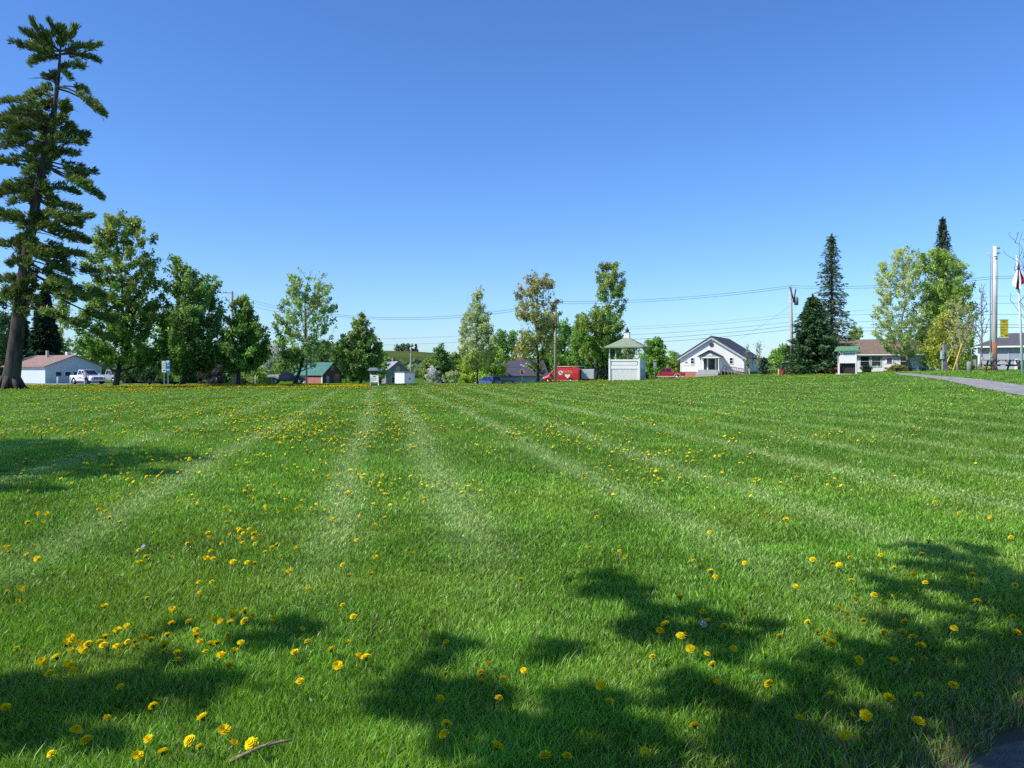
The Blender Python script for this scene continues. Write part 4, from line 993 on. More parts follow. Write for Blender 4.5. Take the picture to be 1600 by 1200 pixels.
part('counter', pm('dark_interior', (.05, .04, .035), .9), bo, lambda m: (m.box(-.66, .68, .3, .35, .05, 1.05), m.tube([(-.6, .2, .1), (-.2, .25, 1.0)], .03, 5)))

# --- white house with brown roof
wh = empty('house', GP(1366, 111), R(-27), 'white house with brown shingled roof and dark windows', 'house')
W, L = 11.0, 8.0
M_hw = stripes_mat('house_siding', (.78, .78, .77), .16, 'Z', .08, .6, .03)
part('wall', M_hw, wh, lambda m: m.box(-W / 2, W / 2, 0, L, -.4, 2.35))
def _brw(m):
    e = .45
    for s in (0, 1):
        y0, y1 = (-e, L / 2) if s == 0 else (L + e, L / 2)
        m.add([(-W / 2 - e, y0, 2.3), (W / 2 + e, y0, 2.3), (W / 2 + e, y1, 4.45), (-W / 2 - e, y1, 4.45)], [(0, 1, 2, 3) if s == 0 else (3, 2, 1, 0)])
    m.add([(-W / 2 - e, -e, 2.29), (-W / 2 - e, L + e, 2.29), (W / 2 + e, L + e, 2.29), (W / 2 + e, -e, 2.29)], [(0, 1, 2, 3)])
    for x in (-W / 2, W / 2): m.add([(x, 0, 2.35), (x, L, 2.35), (x, L / 2, 4.40)], [(0, 1, 2)])
part('roof', stripes_mat('brown_shingles', (.22, .155, .115), .2, 'Z', .25, .9, .2), wh, _brw)
part('gutter', M_white, wh, lambda m: (m.box(-W / 2 - .45, W / 2 + .45, -.52, -.452, 2.17, 2.31), m.tube([(W / 2 - .1, -.08, -.2), (W / 2 - .1, -.08, 2.1), (W / 2 - .1, -.45, 2.2)], .05, 6)))
for wx in (-1.15, .25): window(wh, wx, 0, .75, 1.05, 1.25, 'front', pm('grey_green_frame', (.42, .5, .5), .6), fw=.14)
window(wh, 3.6, 0, .75, .8, 1.2, 'front', M_white)
dd = part('door', M_white, wh, lambda m: m.box(1.35, 2.35, -.06, -.004, .0, 2.05))
part('door_glass', pm('purple_glass', (.10, .06, .2), .15), dd, lambda m: m.box(1.55, 2.15, -.08, -.062, 1.0, 1.75))
part('step_rail', M_white, wh, lambda m: [m.box(x, x + .06, -1.3, -1.24, -.3, .9) for x in (1.2, 2.5, -.9 + 1.3)] + [m.tube([(1.23, -1.27, .9), (2.5, -.1, 1.3)], .03, 5)])
part('step', M_concrete, wh, lambda m: m.box(1.2, 2.6, -1.2, -.064, -.4, .15))
part('wing_wall', M_hw, wh, lambda m: m.box(W / 2 + .01, W / 2 + 3.0, 1.2, L - 1.2, -.4, 2.6))
part('wing_roof', MATS['brown_shingles'], wh, lambda m: m.prism([(W / 2 + .3, 2.62), (W / 2 + 3.3, 2.62), (W / 2 + 2.6, 3.7), (W / 2 + .3, 3.9)], .9, L - 1.0))
part('wing_fascia', M_white, wh, lambda m: m.box(W / 2 + .3, W / 2 + 3.35, .82, .895, 2.55, 2.72))

# --- grey house at the picture edge
eh = empty('grey_bungalow', GP(1592, 92), R(-38), 'grey bungalow with dark hipped roof at the picture edge', 'house')
W, L = 8.0, 7.0
M_gb = stripes_mat('grey_lap_siding', (.42, .42, .46), .18, 'Z', .12, .7, .06)
part('wall', M_gb, eh, lambda m: m.box(-W / 2, W / 2, 0, L, -1.0, 2.55))
def _hr(m):
    e = .55; z0 = 2.55; zr = 4.15
    b = [(-W / 2 - e, -e, z0), (W / 2 + e, -e, z0), (W / 2 + e, L + e, z0), (-W / 2 - e, L + e, z0)]
    t = [(-W / 2 + 2.6, L / 2, zr), (W / 2 - 2.6, L / 2, zr)]
    m.add(b + t, [(0, 1, 5, 4), (1, 2, 5), (2, 3, 4, 5), (3, 0, 4), (3, 2, 1, 0)])
part('roof', pm('charcoal_shingles', (.11, .105, .12), .9, .15, 4), eh, _hr)
part('fascia', M_white, eh, lambda m: (m.box(-W / 2 - .57, W / 2 + .57, -.60, -.552, 2.42, 2.60), m.box(-W / 2 - .60, -W / 2 - .552, -.55, L + .55, 2.42, 2.60)))
part('corner_board', M_white, eh, lambda m: m.box(-W / 2 - .03, -W / 2 + .18, -.04, .1, -1.0, 2.4))
window(eh, -.4, 0, 1.0, 1.1, 1.1, 'front', pm('pale_frame', (.5, .52, .55), .6), pm('grey_blind', (.30, .34, .40), .4), mull=False)
window(eh, 2.3, 0, .9, 1.1, 1.2, 'front', M_white)
part('air_conditioner', pm('green_grey_tarp', (.22, .27, .24), .7), eh, lambda m: m.prism([(-4.6, -1.0), (-4.0, -1.0), (-4.0, 1.1), (-4.3, 1.1)], -1.2, -.6))

# ------------------------------------------------------------------ vehicles
def wheel(parent, x, y, r, rw=.22, rim=M_steel):
    mb = MB(); mb.tube([(x, y - rw / 2, r), (x, y - rw * .42, r), (x, y + rw * .42, r), (x, y + rw / 2, r)], [r * .93, r, r, r * .93], 22)
    t = mb.build('wheel', M_black, parent)
    s = 1 if y > 0 else -1
    mr = MB(); mr.tube([(x, y + s * (rw / 2 - .02), r), (x, y + s * (rw / 2 + .012), r), (x, y + s * (rw / 2 + .02), r)], [r * .64, r * .62, r * .2], 14)
    mr.build('rim', rim, t)

def arch(mb, x, yside, r, s, mi):
    """dark wheel-arch recess, a half disc just proud of the body side"""
    n = 14; vs = [(x + r * math.cos(math.pi * i / n), yside + s * .008, r * .83 + .02 + r * math.sin(math.pi * i / n) * 1.0) for i in range(n + 1)]
    vs2 = [(x + r, yside + s * .008, .25), (x - r, yside + s * .008, .25)]
    mb.add(vs + [vs2[1], vs2[0]], [tuple(range(n + 3)) if s < 0 else tuple(reversed(range(n + 3)))], mi)

def loft(mb, sections, mi=0):
    """sections: (x, half width, z0, z1, half width at top) boxes joined along x"""
    n = len(sections); b = len(mb.v); vs = []; fs = []
    for x, hw, z0, z1, ht in sections:
        zm = z0 + (z1 - z0) * .62
        vs += [(x, -hw * .94, z0), (x, -hw, z0 + (z1 - z0) * .25), (x, -hw, zm), (x, -ht, z1), (x, ht, z1), (x, hw, zm), (x, hw, z0 + (z1 - z0) * .25), (x, hw * .94, z0)]
    for i in range(n - 1):
        for k in range(8):
            k2 = (k + 1) % 8
            fs.append((i * 8 + k, i * 8 + k2, (i + 1) * 8 + k2, (i + 1) * 8 + k))
    fs.append(tuple(reversed(range(8)))); fs.append(tuple((n - 1) * 8 + k for k in range(8)))
    mb.add(vs, fs, mi)

def pickup(name, loc, rz, paint, label, crew=True, flare=None, cap=None, group=None, stripe_col=None, rimm=M_chrome, text=False):
    root = empty(name, loc, rz, label, 'pickup truck', group)
    hw = .98
    def body(m):
        loft(m, [(-2.88, hw * .97, .55, 1.18, hw * .95), (-2.8, hw, .5, 1.2, hw * .97), (-.95, hw, .45, 1.2, hw * .97), (1.2, hw, .45, 1.2, hw * .95), (1.25, hw, .45, 1.22, hw * .93), (2.5, hw, .5, 1.13, hw * .86), (2.82, hw * .95, .55, 1.0, hw * .8), (2.9, hw * .85, .6, .92, hw * .75)])
        # cab
        xb = -1.0 if crew else -.5
        a = [(xb, 1.2), (1.2, 1.2), (.35, 1.86), (xb + .18, 1.9)]
        vs = [(x, -hw * .93 if z < 1.3 else -hw * .76, z) for x, z in a] + [(x, hw * .93 if z < 1.3 else hw * .76, z) for x, z in a]
        m.add(vs, [(0, 1, 2, 3), (7, 6, 5, 4), (0, 4, 5, 1), (1, 5, 6, 2), (2, 6, 7, 3), (3, 7, 4, 0)])
        for s in (-1, 1):
            for x in (-1.75, 1.85): arch(m, x, s * hw, .50, s, 1)
    bo_ = part('body', [paint, M_black], root, body, .0)
    def glass(m):
        xb = -1.0 if crew else -.5
        for s in (-1, 1):
            def q(x, z):
                t = (z - 1.2) / .68; return (x, s * (hw * (.93 - .17 * t) + .008), z)
            segs = [(xb + .2, .05), (.12, 1.02)] if crew else [(xb + .15, .98)]
            for (x0, x1) in segs:
                pts = [q(x0, 1.27), q(x1, 1.27), q(min(x1, x1 - .55 if x1 > .9 else x1), 1.78), q(x0 + .08, 1.80)]
                m.add(pts, [(0, 1, 2, 3) if s < 0 else (3, 2, 1, 0)])
        # windscreen and rear glass
        m.add([(1.14, -hw * .82, 1.26), (1.14, hw * .82, 1.26), (.42, hw * .68, 1.83), (.42, -hw * .68, 1.83)], [(0, 1, 2, 3)])
        for i in range(4):
            x, y, z = m.v[-4 + i]; m.v[-4 + i] = (x + .02, y, z + .02)
        m.add([(xb - .01, -hw * .7, 1.3), (xb - .01, hw * .7, 1.3), (xb + .13, hw * .64, 1.8), (xb + .13, -hw * .64, 1.8)], [(3, 2, 1, 0)])
    part('window', M_glass, root, glass)
    part('grille', [M_chrome, M_dark], root, lambda m: (m.box(2.88, 2.925, -.55, .55, .72, .98, 1), m.box(2.9, 2.94, -.55, .55, .83, .87, 0), m.box(2.9, 2.94, -.04, .04, .72, .98, 0)))
    part('bumper', M_chrome, root, lambda m: m.box(2.75, 3.02, -.95, .95, .45, .66), .03)
    part('rear_bumper', M_chrome, root, lambda m: m.box(-3.0, -2.86, -.9, .9, .45, .65), .03)
    for s in (-1, 1):
        part('headlight', pm('lamp_lens', (.75, .75, .72), .15, .05), root, lambda m: m.box(2.74, 2.9, s * .74 - .15, s * .74 + .15, .76, .96), .02)
        part('taillight', pm('red_lens', (.5, .02, .02), .25, .05), root, lambda m: m.box(-2.91, -2.86, s * .84 - .08, s * .84 + .08, .78, 1.12))
        part('mirror', paint, root, lambda m: m.box(.95, 1.12, s * 1.04 - .11, s * 1.04 + .11, 1.22, 1.42), .03)
        for x in (-1.75, 1.85): wheel(root, x, s * (hw - .12), .40, .26, rimm)
    if flare: part('trim', flare, root, lambda m: [m.box(-2.8, 2.7, s * hw * 1.0 - .012, s * hw + .012, .46, .60) for s in (-1, 1)] + [m.tube([(x + .52 * math.cos(t * math.pi / 8), s * (hw + .01), .42 + .52 * math.sin(t * math.pi / 8)) for t in range(9)], .05, 5) for s in (-1, 1) for x in (-1.75, 1.85)])
    if cap: part('bed_cover', cap, root, lambda m: loft(m, [(-2.9, .96, .62, 1.42, .9), (-1.15, .985, .62, 1.45, .9)]), .03)
    if stripe_col: part('door_lettering', stripe_col, root, lambda m: [m.box(x0, x1, s * hw * 1.0 - .014, s * hw + .014, z0, z1) for s in (-1, 1) for x0, x1, z0, z1 in ((-.6, .9, .78, .83), (-.2, .55, .9, .98))])
    return root
M_pw = pm('white_car_paint', (.80, .80, .82), .25, .02, 1, spec=.5, coat=.5)
M_pr = pm('red_car_paint', (.42, .02, .025), .28, .06, 1, spec=.5, coat=.4)
M_pd = pm('dark_blue_car_paint', (.03, .035, .05), .28, .06, 1, spec=.5, coat=.4)
M_ps = pm('silver_car_paint', (.34, .36, .36), .3, .05, 1, spec=.5, coat=.4)
GV = 'vehicles parked beyond the lawn'
pickup('pickup_truck', GP(137, 106), R(-38), M_pw, 'white crew cab pickup with red door lettering before the garage', True, group=GV, stripe_col=pm('red_lettering', (.55, .12, .1), .5))
pickup('pickup_truck', GP(179, 113), R(-42), M_ps, 'silver white pickup half hidden behind the maple trunk', True, group=GV)
pickup('pickup_truck', GP(449, 128), R(8), M_pd, 'dark pickup with tan bed cover under the open maple', True, cap=pm('tan_cap', (.55, .50, .42), .5, .08), group=GV)
pickup('pickup_truck', GP(1041, 131), R(180 - 12), M_pr, 'red pickup with pale lower trim beside the white hall', True, flare=pm('beige_trim', (.62, .5, .42), .5), group=GV)

def van():
    root = empty('van', GP(878, 126), R(180 - 12), 'red high roofed van with ladders on its roof rack', 'van', GV)
    hw = 1.0
    def body(m):
        loft(m, [(-2.75, hw * .96, .4, 2.30, hw * .84), (-2.6, hw, .36, 2.42, hw * .86), (.7, hw, .36, 2.42, hw * .86), (1.1, hw, .36, 2.22, hw * .84), (1.55, hw, .36, 1.75, hw * .82), (2.02, hw, .36, 1.25, hw * .84), (2.6, hw * .97, .38, 1.02, hw * .8), (2.85, hw * .86, .42, .85, hw * .7)])
        for s in (-1, 1):
            for x in (-1.55, 1.95): arch(m, x, s * hw, .45, s, 1)
    part('body', [pm('bright_red_paint', (.62, .025, .02), .25, .05, 1, spec=.5, coat=.5), M_black], root, body)
    def glass(m):
        for s in (-1, 1):
            y = s * (hw + .006)
            m.add([(.55, y * .985, 1.28), (1.85, y * .985, 1.24), (1.15, y * .93, 1.92), (.6, y * .93, 1.95)], [(0, 1, 2, 3) if s < 0 else (3, 2, 1, 0)])
        m.add([(2.02, -.8, 1.30), (2.02, .8, 1.30), (1.14, .74, 2.22), (1.14, -.74, 2.22)], [(0, 1, 2, 3)])
        m.add([(-2.77, -.7, 1.35), (-2.77, .7, 1.35), (-2.77, .68, 2.05), (-2.77, -.68, 2.05)], [(3, 2, 1, 0)])
    part('window', M_glass, root, glass)
    part('lower_trim', pm('pink_trim', (.6, .35, .33), .5), root, lambda m: [m.box(-2.6, 1.4, s * hw - .015, s * hw + .015, .42, .54) for s in (-1, 1)])
    yel = pm('yellow_lettering', (.80, .55, .08), .5); wht = pm('white_decal', (.85, .83, .80), .5)
    # logo and lettering on the flank that faces the lawn (local +y after the half turn)
    fl = hw + .012
    def logo(m):
        m.disc((.05, fl, 1.62), (0, 1, 0), .33, .012, 18, 0)
        m.disc((.10, fl + .008, 1.70), (0, 1, 0), .13, .012, 12, 1); m.disc((-.10, fl + .008, 1.52), (0, 1, 0), .09, .012, 10, 1)
    part('logo', [wht, M_dark], root, logo)
    textpart('lettering', 'ROTEL', .55, yel, root, (-1.02, fl + .004, 1.72), (R(90), 0, R(180)))
    part('heart_decal', wht, root, lambda m: m.add([(-1.0 + a * .42, fl + .006, 1.12 + b * .34) for a, b in ((0, -1), (-.9, .1), (-.95, .7), (-.5, .9), (0, .6), (.5, .9), (.95, .7), (.9, .1))], [tuple(range(8))]))
    for s in (-1, 1):
        part('taillight', MATS['red_lens'], root, lambda m: m.box(-2.79, -2.745, s * .86 - .07, s * .86 + .07, .95, 1.5))
        part('headlight', MATS['lamp_lens'], root, lambda m: m.box(2.55, 2.8, s * .74 - .14, s * .74 + .14, .8, 1.0))
        part('mirror', M_dark, root, lambda m: m.box(1.5, 1.66, s * 1.16 - .12, s * 1.16 + .12, 1.15, 1.5))
    part('bumper', M_dark, root, lambda m: m.box(2.7, 2.92, -.92, .92, .36, .58))
    for s in (-1, 1):
        for x in (-1.55, 1.95): wheel(root, x, s * (hw - .1), .36, .22)
    for x in (-2.2, -1.0, .3): part('roof_rack', M_steel, root, lambda m: m.box(x - .03, x + .03, -.85, .85, 2.44, 2.52))
    return root
vn = van()
def ladder(label, y, x0, x1, col, z=2.54):
    root = empty('ladder', vn.location, vn.rotation_euler.z, label, 'ladder', 'ladders on the red van')
    part('rail', col, root, lambda m: [m.tube([(x0, yy, z + .06), (x1, yy, z + .02)], .045, 6) for yy in (y - .2, y + .2)])
    part('rung', col, root, lambda m: [m.tube([(x0 + (x1 - x0) * i / 12, y - .2, z + .05), (x0 + (x1 - x0) * i / 12, y + .2, z + .05)], .02, 5) for i in range(1, 12)])
ladder('pale yellow ladder overhanging the rear of the red van', .45, -3.6, 1.3, pm('yellow_fibreglass', (.7, .58, .35), .5))
ladder('pinkish white ladder on the far half of the red van roof', -.35, -2.7, .4, pm('pinkish_ladder', (.72, .55, .55), .5), 2.56)

def car(name, loc, rz, paint, label, suv=False):
    root = empty(name, loc, rz, label, 'car', GV)
    hw = .88; zt = 1.62 if suv else 1.42; zb = .98 if suv else .9
    def body(m):
        loft(m, [(-2.2, hw * .9, .4, zb - .1, hw * .82), (-2.05, hw, .32, zb, hw * .9), (-.6, hw, .28, zb, hw * .92), (.85, hw, .28, zb, hw * .9), (1.8, hw * .97, .3, zb - .14, hw * .82), (2.15, hw * .86, .38, zb - .28, hw * .7)])
        rear = -2.0 if suv else -1.75
        a = [(rear, zb), (.95, zb), (.15, zt), (rear + (.22 if suv else .75), zt)]
        vs = [(x, -hw * (.9 if z < 1.1 else .72), z) for x, z in a] + [(x, hw * (.9 if z < 1.1 else .72), z) for x, z in a]
        m.add(vs, [(0, 1, 2, 3), (7, 6, 5, 4), (0, 4, 5, 1), (1, 5, 6, 2), (2, 6, 7, 3), (3, 7, 4, 0)])
        for s in (-1, 1):
            for x in (-1.35, 1.35): arch(m, x, s * hw, .37, s, 1)
    part('body', [paint, M_black], root, body)
    def glass(m):
        rear = -2.0 if suv else -1.75
        for s in (-1, 1):
            def q(x, z): t = (z - zb) / (zt - zb); return (x, s * (hw * (.9 - .18 * t) + .008), z)
            for x0, x1, x2, x3 in (((rear + .25, -.75, -.75, rear + .42) if suv else (rear + .35, -.75, -.75, rear + .85)), (-.65, .72, .14, -.65)):
                m.add([q(x0, zb + .07), q(x1, zb + .07), q(x2, zt - .08), q(x3, zt - .08)], [(0, 1, 2, 3) if s < 0 else (3, 2, 1, 0)])
        m.add([(.92, -hw * .8, zb + .06), (.92, hw * .8, zb + .06), (.22, hw * .66, zt - .04), (.22, -hw * .66, zt - .04)], [(0, 1, 2, 3)])
        m.add([(rear - .012 + .03, -hw * .74, zb + .08), (rear + .018, hw * .74, zb + .08), (rear + (.2 if suv else .7), hw * .64, zt - .05), (rear + (.2 if suv else .7), -hw * .64, zt - .05)], [(3, 2, 1, 0)])
    part('window', M_glass, root, glass)
    for s in (-1, 1):
        part('taillight', MATS['red_lens'], root, lambda m: m.box(-2.2, -2.02, s * .7 - .12, s * .7 + .12, zb - .28, zb - .04))
        part('headlight', MATS['lamp_lens'], root, lambda m: m.box(1.95, 2.12, s * .6 - .14, s * .6 + .14, zb - .34, zb - .2))
    part('bumper', M_dark, root, lambda m: m.box(-2.26, -2.1, -.8, .8, .3, .5)); part('bumper', M_dark, root, lambda m: m.box(2.02, 2.2, -.74, .74, .28, .46))
    for s in (-1, 1):
        for x in (-1.35, 1.35): wheel(root, x, s * (hw - .1), .31, .2)
    return root
car('car', GP(684, 124), R(128), pm('navy_car_paint', (.02, .025, .07), .4, .05, 1, spec=.3, coat=.15), 'low dark blue car with red taillights beside the white shed')
car('car', GP(763, 116), R(130), pm('blue_car_paint', (.04, .08, .30), .35, .05, 1, spec=.4, coat=.2), 'blue estate car behind the thin poplar trunk', True)

# white corrugated tank trailer behind the van
tk = empty('trailer', GP(918, 126), R(-8), 'white ribbed box trailer parked behind the red van', 'trailer', GV)
part('body', stripes_mat('ribbed_white', (.62, .63, .66), .35, 'X', .3, .6, .12), tk, lambda m: m.box(-.95, .95, 0, 2.6, .5, 2.0), .04)
part('end_panel', M_dark, tk, lambda m: m.box(-1.05, -.953, .1, 2.5, .4, 1.95))
part('frame', M_black, tk, lambda m: m.box(-1.3, .9, .2, 2.4, .38, .497))
for s in (.15, 2.45): wheel(tk, .1, s, .33, .2)

# ------------------------------------------------------------------ person by the white pickup
def skin_obj(name, mat, parent, verts, edges, rad, root=0, sub=1):
    me = bpy.data.meshes.new(name); me.from_pydata(verts, edges, []); me.update()
    o = bpy.data.objects.new(name, me); COL.objects.link(o)
    if parent is not None: o.parent = parent
    me.materials.append(mat)
    o.modifiers.new('skin', 'SKIN'); sv = me.skin_vertices[0].data if me.skin_vertices else None
    if sv is None:
        me.skin_vertices.new() if hasattr(me.skin_vertices, 'new') else None
    sv = me.skin_vertices[0].data
    for i, r_ in enumerate(rad):
        sv[i].radius = (r_, r_) if not isinstance(r_, tuple) else r_
        sv[i].use_root = (i == root)
    o.modifiers['skin'].use_smooth_shade = True
    if sub: s_ = o.modifiers.new('subsurf', 'SUBSURF'); s_.levels = sub; s_.render_levels = sub
    return o
def person():
    try:
        p = GP(134.5, 101)
        root = empty('person', p, R(20), 'person in light blue shirt and dark trousers standing by the white pickup', 'person')
        skin = pm('skin', (.45, .28, .2), .6, .05); 
        V_ = [(0, 0, .95), (0, 0, 1.15), (0, 0, 1.42), (0, 0, 1.52), (0, -.02, 1.62), (0, -.02, 1.74)]
        E_ = [(0, 1), (1, 2), (2, 3), (3, 4), (4, 5)]; Rd = [(.15, .11), (.15, .11), (.17, .10), .06, (.085, .1), (.075, .09)]
        for s in (-1, 1):
            b = len(V_)
            V_ += [(s * .19, 0, 1.42), (s * .27, .02, 1.15), (s * .25, -.1, .93), (s * .25, -.13, .85)]
            E_ += [(2, b), (b, b + 1), (b + 1, b + 2), (b + 2, b + 3)]; Rd += [.06, .045, .035, .03]
            for k, (dx, dl) in enumerate(((-.03, .07), (-.01, .085), (.01, .08), (.03, .065))):
                V_.append((s * .25 + dx, -.15, .85 - dl)); E_.append((b + 3, len(V_) - 1)); Rd.append(.009)
            V_.append((s * .25 - s * .05, -.16, .84)); E_.append((b + 3, len(V_) - 1)); Rd.append(.01)
            b = len(V_)
            V_ += [(s * .1, 0, .86), (s * .11, -.02, .48), (s * .12, .02, .08), (s * .13, -.16, .04)]
            E_ += [(0, b), (b, b + 1), (b + 1, b + 2), (b + 2, b + 3)]; Rd += [.085, .06, .045, .04]
        body = skin_obj('body', skin, root, V_, E_, Rd)
        skin_obj('shirt', pm('light_blue_shirt', (.42, .52, .75), .8), root, [(0, 0, .93), (0, 0, 1.15), (0, 0, 1.43), (.19, 0, 1.43), (.27, .02, 1.16), (-.19, 0, 1.43), (-.27, .02, 1.16)], [(0, 1), (1, 2), (2, 3), (3, 4), (2, 5), (5, 6)], [(.175, .135), (.17, .13), (.185, .12), .078, .06, .078, .06])
        skin_obj('trousers', pm('dark_trousers', (.03, .035, .05), .8), root, [(0, 0, .95), (.1, 0, .85), (.11, -.02, .48), (.12, .02, .1), (-.1, 0, .85), (-.11, -.02, .48), (-.12, .02, .1)], [(0, 1), (1, 2), (2, 3), (0, 4), (4, 5), (5, 6)], [(.165, .125), .10, .078, .062, .10, .078, .062])
        skin_obj('hair', pm('brown_hair', (.06, .04, .03), .8), root, [(0, .02, 1.70), (0, 0.0, 1.79)], [(0, 1)], [(.09, .1), (.07, .085)])
        def face(m):
            for s in (-1, 1): m.disc((s * .033, -.118, 1.685), (0, 1, 0), .012, .01, 8)
            m.box(-.03, .03, -.115, -.105, 1.615, 1.625)
        part('face', M_dark, root, face)
    except Exception as e:
        print('person failed', e)
person()

# ------------------------------------------------------------------ poles, wires, signs, furniture
def upole(px, D, top, base, r, mat, label, arm=True, lean=0.0, extra=None):
    b = GP(px, D); H = EYE - (top - HOR) * D / F - b.z
    root = empty('utility_pole', b, 0, label, 'utility pole', 'utility poles along the road')
    part('pole', mat, root, lambda m: m.tube([(0, 0, -.3), (lean * .5, 0, H * .5), (lean, 0, H)], [r, r * .88, r * .72], 12))
    if arm: part('crossarm', M_wood, root, lambda m: (m.box(lean - .9, lean + .9, -.13, -.01, H - .55, H - .43), [m.tube([(lean + x, -.07, H - .43), (lean + x, -.07, H - .22)], .04, 6) for x in (-.8, 0, .8)]))
    if extra: extra(root, H)
    return root
def transformer(side):
    def f(root, H):
        part('transformer', pm('grey_transformer', (.24, .26, .28), .6), root, lambda m: (m.tube([(side * .42, 0, H - 2.2), (side * .42, 0, H - 1.35), (side * .42, 0, H - 1.25)], [.24, .24, .12], 12), m.box(min(0, side * .42), max(0, side * .42), -.04, .04, H - 1.8, H - 1.72)))
    return f
def streetlamp(root, H):
    transformer(1)(root, H)
    part('bracket', M_steel, root, lambda m: (m.tube([(0, 0, H - .3), (-1.2, 0, H - .2), (-1.9, -.1, H - .25)], .05, 6), m.tube([(0, 0, H - 2.2), (-1.5, 0, H - .4)], .035, 6)))
    part('crosspiece', pm('pinkish_insulator', (.5, .3, .27), .6), root, lambda m: [m.tube([(x, 0, H - .3), (x, 0, H + .0)], .07, 6) for x in (-1.4, -1.0)])
upole(363, 124, 455, 600, .2, M_wood, 'dark wooden pole with transformer behind the short maple', False, 0, streetlamp)
upole(479, 101, 478, 599, .12, M_wood, 'slim brown pole beside the open crowned maple', False)
upole(868, 97, 466, 597, .19, M_woodp, 'sunlit wooden pole standing in front of the red van', True)
upole(930.5, 128, 472, 594, .17, M_wood, 'grey pole hidden in the tall maple beside the gazebo', False)
upole(642, 118, 544, 600, .14, M_woodp, 'short pale pole with crossarm behind the white shed', True)
def armx(root, H):
    transformer(1)(root, H)
    part('brace', pm('dark_brace', (.1, .1, .13), .7), root, lambda m: (m.tube([(-.45, -.3, H - .1), (.15, -.15, H - 1.9)], .09, 6), m.tube([(.45, .2, H - .3), (.1, 0, H - 1.9)], .07, 6)))
upole(1238.5, 96, 447, 585, .2, pm('pale_grey_pole', (.5, .44, .38), .9, .2, 3), 'pale wooden pole with angled brackets beside the wide spruce', False, -.25, armx)
def meter(root, H):
    part('conduit', pm('pale_conduit', (.62, .62, .60), .5), root, lambda m: m.tube([(-.28, -.05, -.2), (-.28, -.05, H - .55), (-.36, -.05, H - .42), (-.5, -.05, H - .5), (-.5, -.05, H - .62)], .045, 8))
    part('meter_box', pm('pale_green_box', (.42, .50, .42), .6), root, lambda m: (m.box(-.42, -.14, -.2, -.1, .65, 1.25), m.disc((-.3, -.215, 1.0), (0, 1, 0), .06, .04, 10)), .02)
    part('stain', pm('reddish_preservative', (.32, .14, .08), .9, .25, 2), root, lambda m: m.tube([(0, 0, -.25), (0, 0, 2.0)], [.202, .197], 14))
    for s_, z_ in ((1, H - .15), (1, H - .5), (-1, H - .75)): part('insulator', M_dark, root, lambda m: m.tube([(s_ * .1, -.2, z_), (s_ * .1 + .2, -.22, z_)], .04, 6))
upole(1553, 58, 385, 580, .195, pm('weathered_pale_pole', (.66, .60, .55), .9, .25, 3, .4, 20, stretch=(1, 1, .1)), 'thick weathered pole with conduit, meter box and banner', False, .1, meter)
# banner on that pole
bp = GP(1553, 58)
bn = empty('pole_banner', (bp.x, bp.y, bp.z), 0, 'tall yellow banner hanging on the thick weathered pole', 'banner')
def _z(py): return EYE - (py - HOR) * 58 / F - bp.z
part('cloth', pm('yellow_banner_cloth', (.85, .66, .05), .7, .04), bn, lambda m: m.box(.27, .84, -.28, -.27, _z(527), _z(500)))
part('print', pm('banner_print', (.40, .22, .05), .7), bn, lambda m: [m.box(x0, x1, -.29, -.283, _z(a), _z(b)) for x0, x1, a, b in ((.38, .68, 503.5, 502.2), (.33, .55, 511.5, 510.8), (.32, .72, 515.8, 515.0), (.32, .42, 521.5, 519.5), (.6, .8, 525, 523), (.35, .48, 526.2, 525.3), (.46, .7, 508, 507.4))])
part('bracket', M_white, bn, lambda m: (m.box(.1, .86, -.30, -.25, _z(528.2), _z(527)), m.box(.1, .86, -.30, -.25, _z(500), _z(499))))

WR = 'overhead wires along the road'
def wire(p0, D0, p1, D1, sag, label, r=.016, n=14):
    a = PT(p0[0], p0[1], D0); b = PT(p1[0], p1[1], D1); pts = []
    for i in range(n + 1):
        t = i / n; q = a.lerp(b, t); q.z -= 4 * t * (1 - t) * sag * (D0 + D1) / 2 / F
        pts.append(q)
    mb = MB(); mb.tube(pts, r, 5, 0, False); o = mb.build('power_wire', M_wire)
    tag(o, label, 'wire', WR)
for dy, nm in ((0, 'upper'), (3, 'middle'), (7, 'lower')):
    wire((363, 458 + dy * 1.5), 124, (479, 486 + dy), 101, 4, nm + ' wire descending from the transformer pole behind the short maple', .015)
for dy, nm in ((0, 'upper'), (2.6, 'lower')):
    wire((479, 486 + dy), 101, (868, 471 + dy * 1.4), 97, 17, nm + ' of two wires sagging over the upright oval tree', .016)
    wire((868, 471 + dy * 1.4), 97, (1237, 446 + dy * 1.2), 96, 7, nm + ' of two top wires passing over the gazebo', .016)
    wire((1237, 446 + dy * 1.3), 96, (1553, 432 + dy * 1.3), 58, 6, nm + ' of two top wires crossing the pale round crown', .014)
    wire((1553, 432 + dy * 1.3), 58, (1760, 412 + dy * 1.3), 48, 4, nm + ' of two wires leaving the banner pole past the flag', .012)
ord_ = ['first', 'second', 'third', 'fourth', 'fifth']
for i, (yc, yd, ye, yf, rr_) in enumerate([(514, 490.5, 463, 452, .008), (517, 495, 474, 466, .011), (526, 503, 491, 485, .014), (534, 509, 507, 503, .018), (541, 514.5, 511, 508, .018)]):
    wire((868, yc), 97, (1237, yd), 96, 5, ord_[i] + ' cable from the top above the white hall', rr_)
    wire((1237, yd), 96, (1553, ye), 58, 4, ord_[i] + ' cable from the top behind the tall sparse spruce', rr_ * .9)
    wire((1553, ye), 58, (1760, yf), 48, 2, ord_[i] + ' cable from the top leaving the banner pole', rr_ * .8)
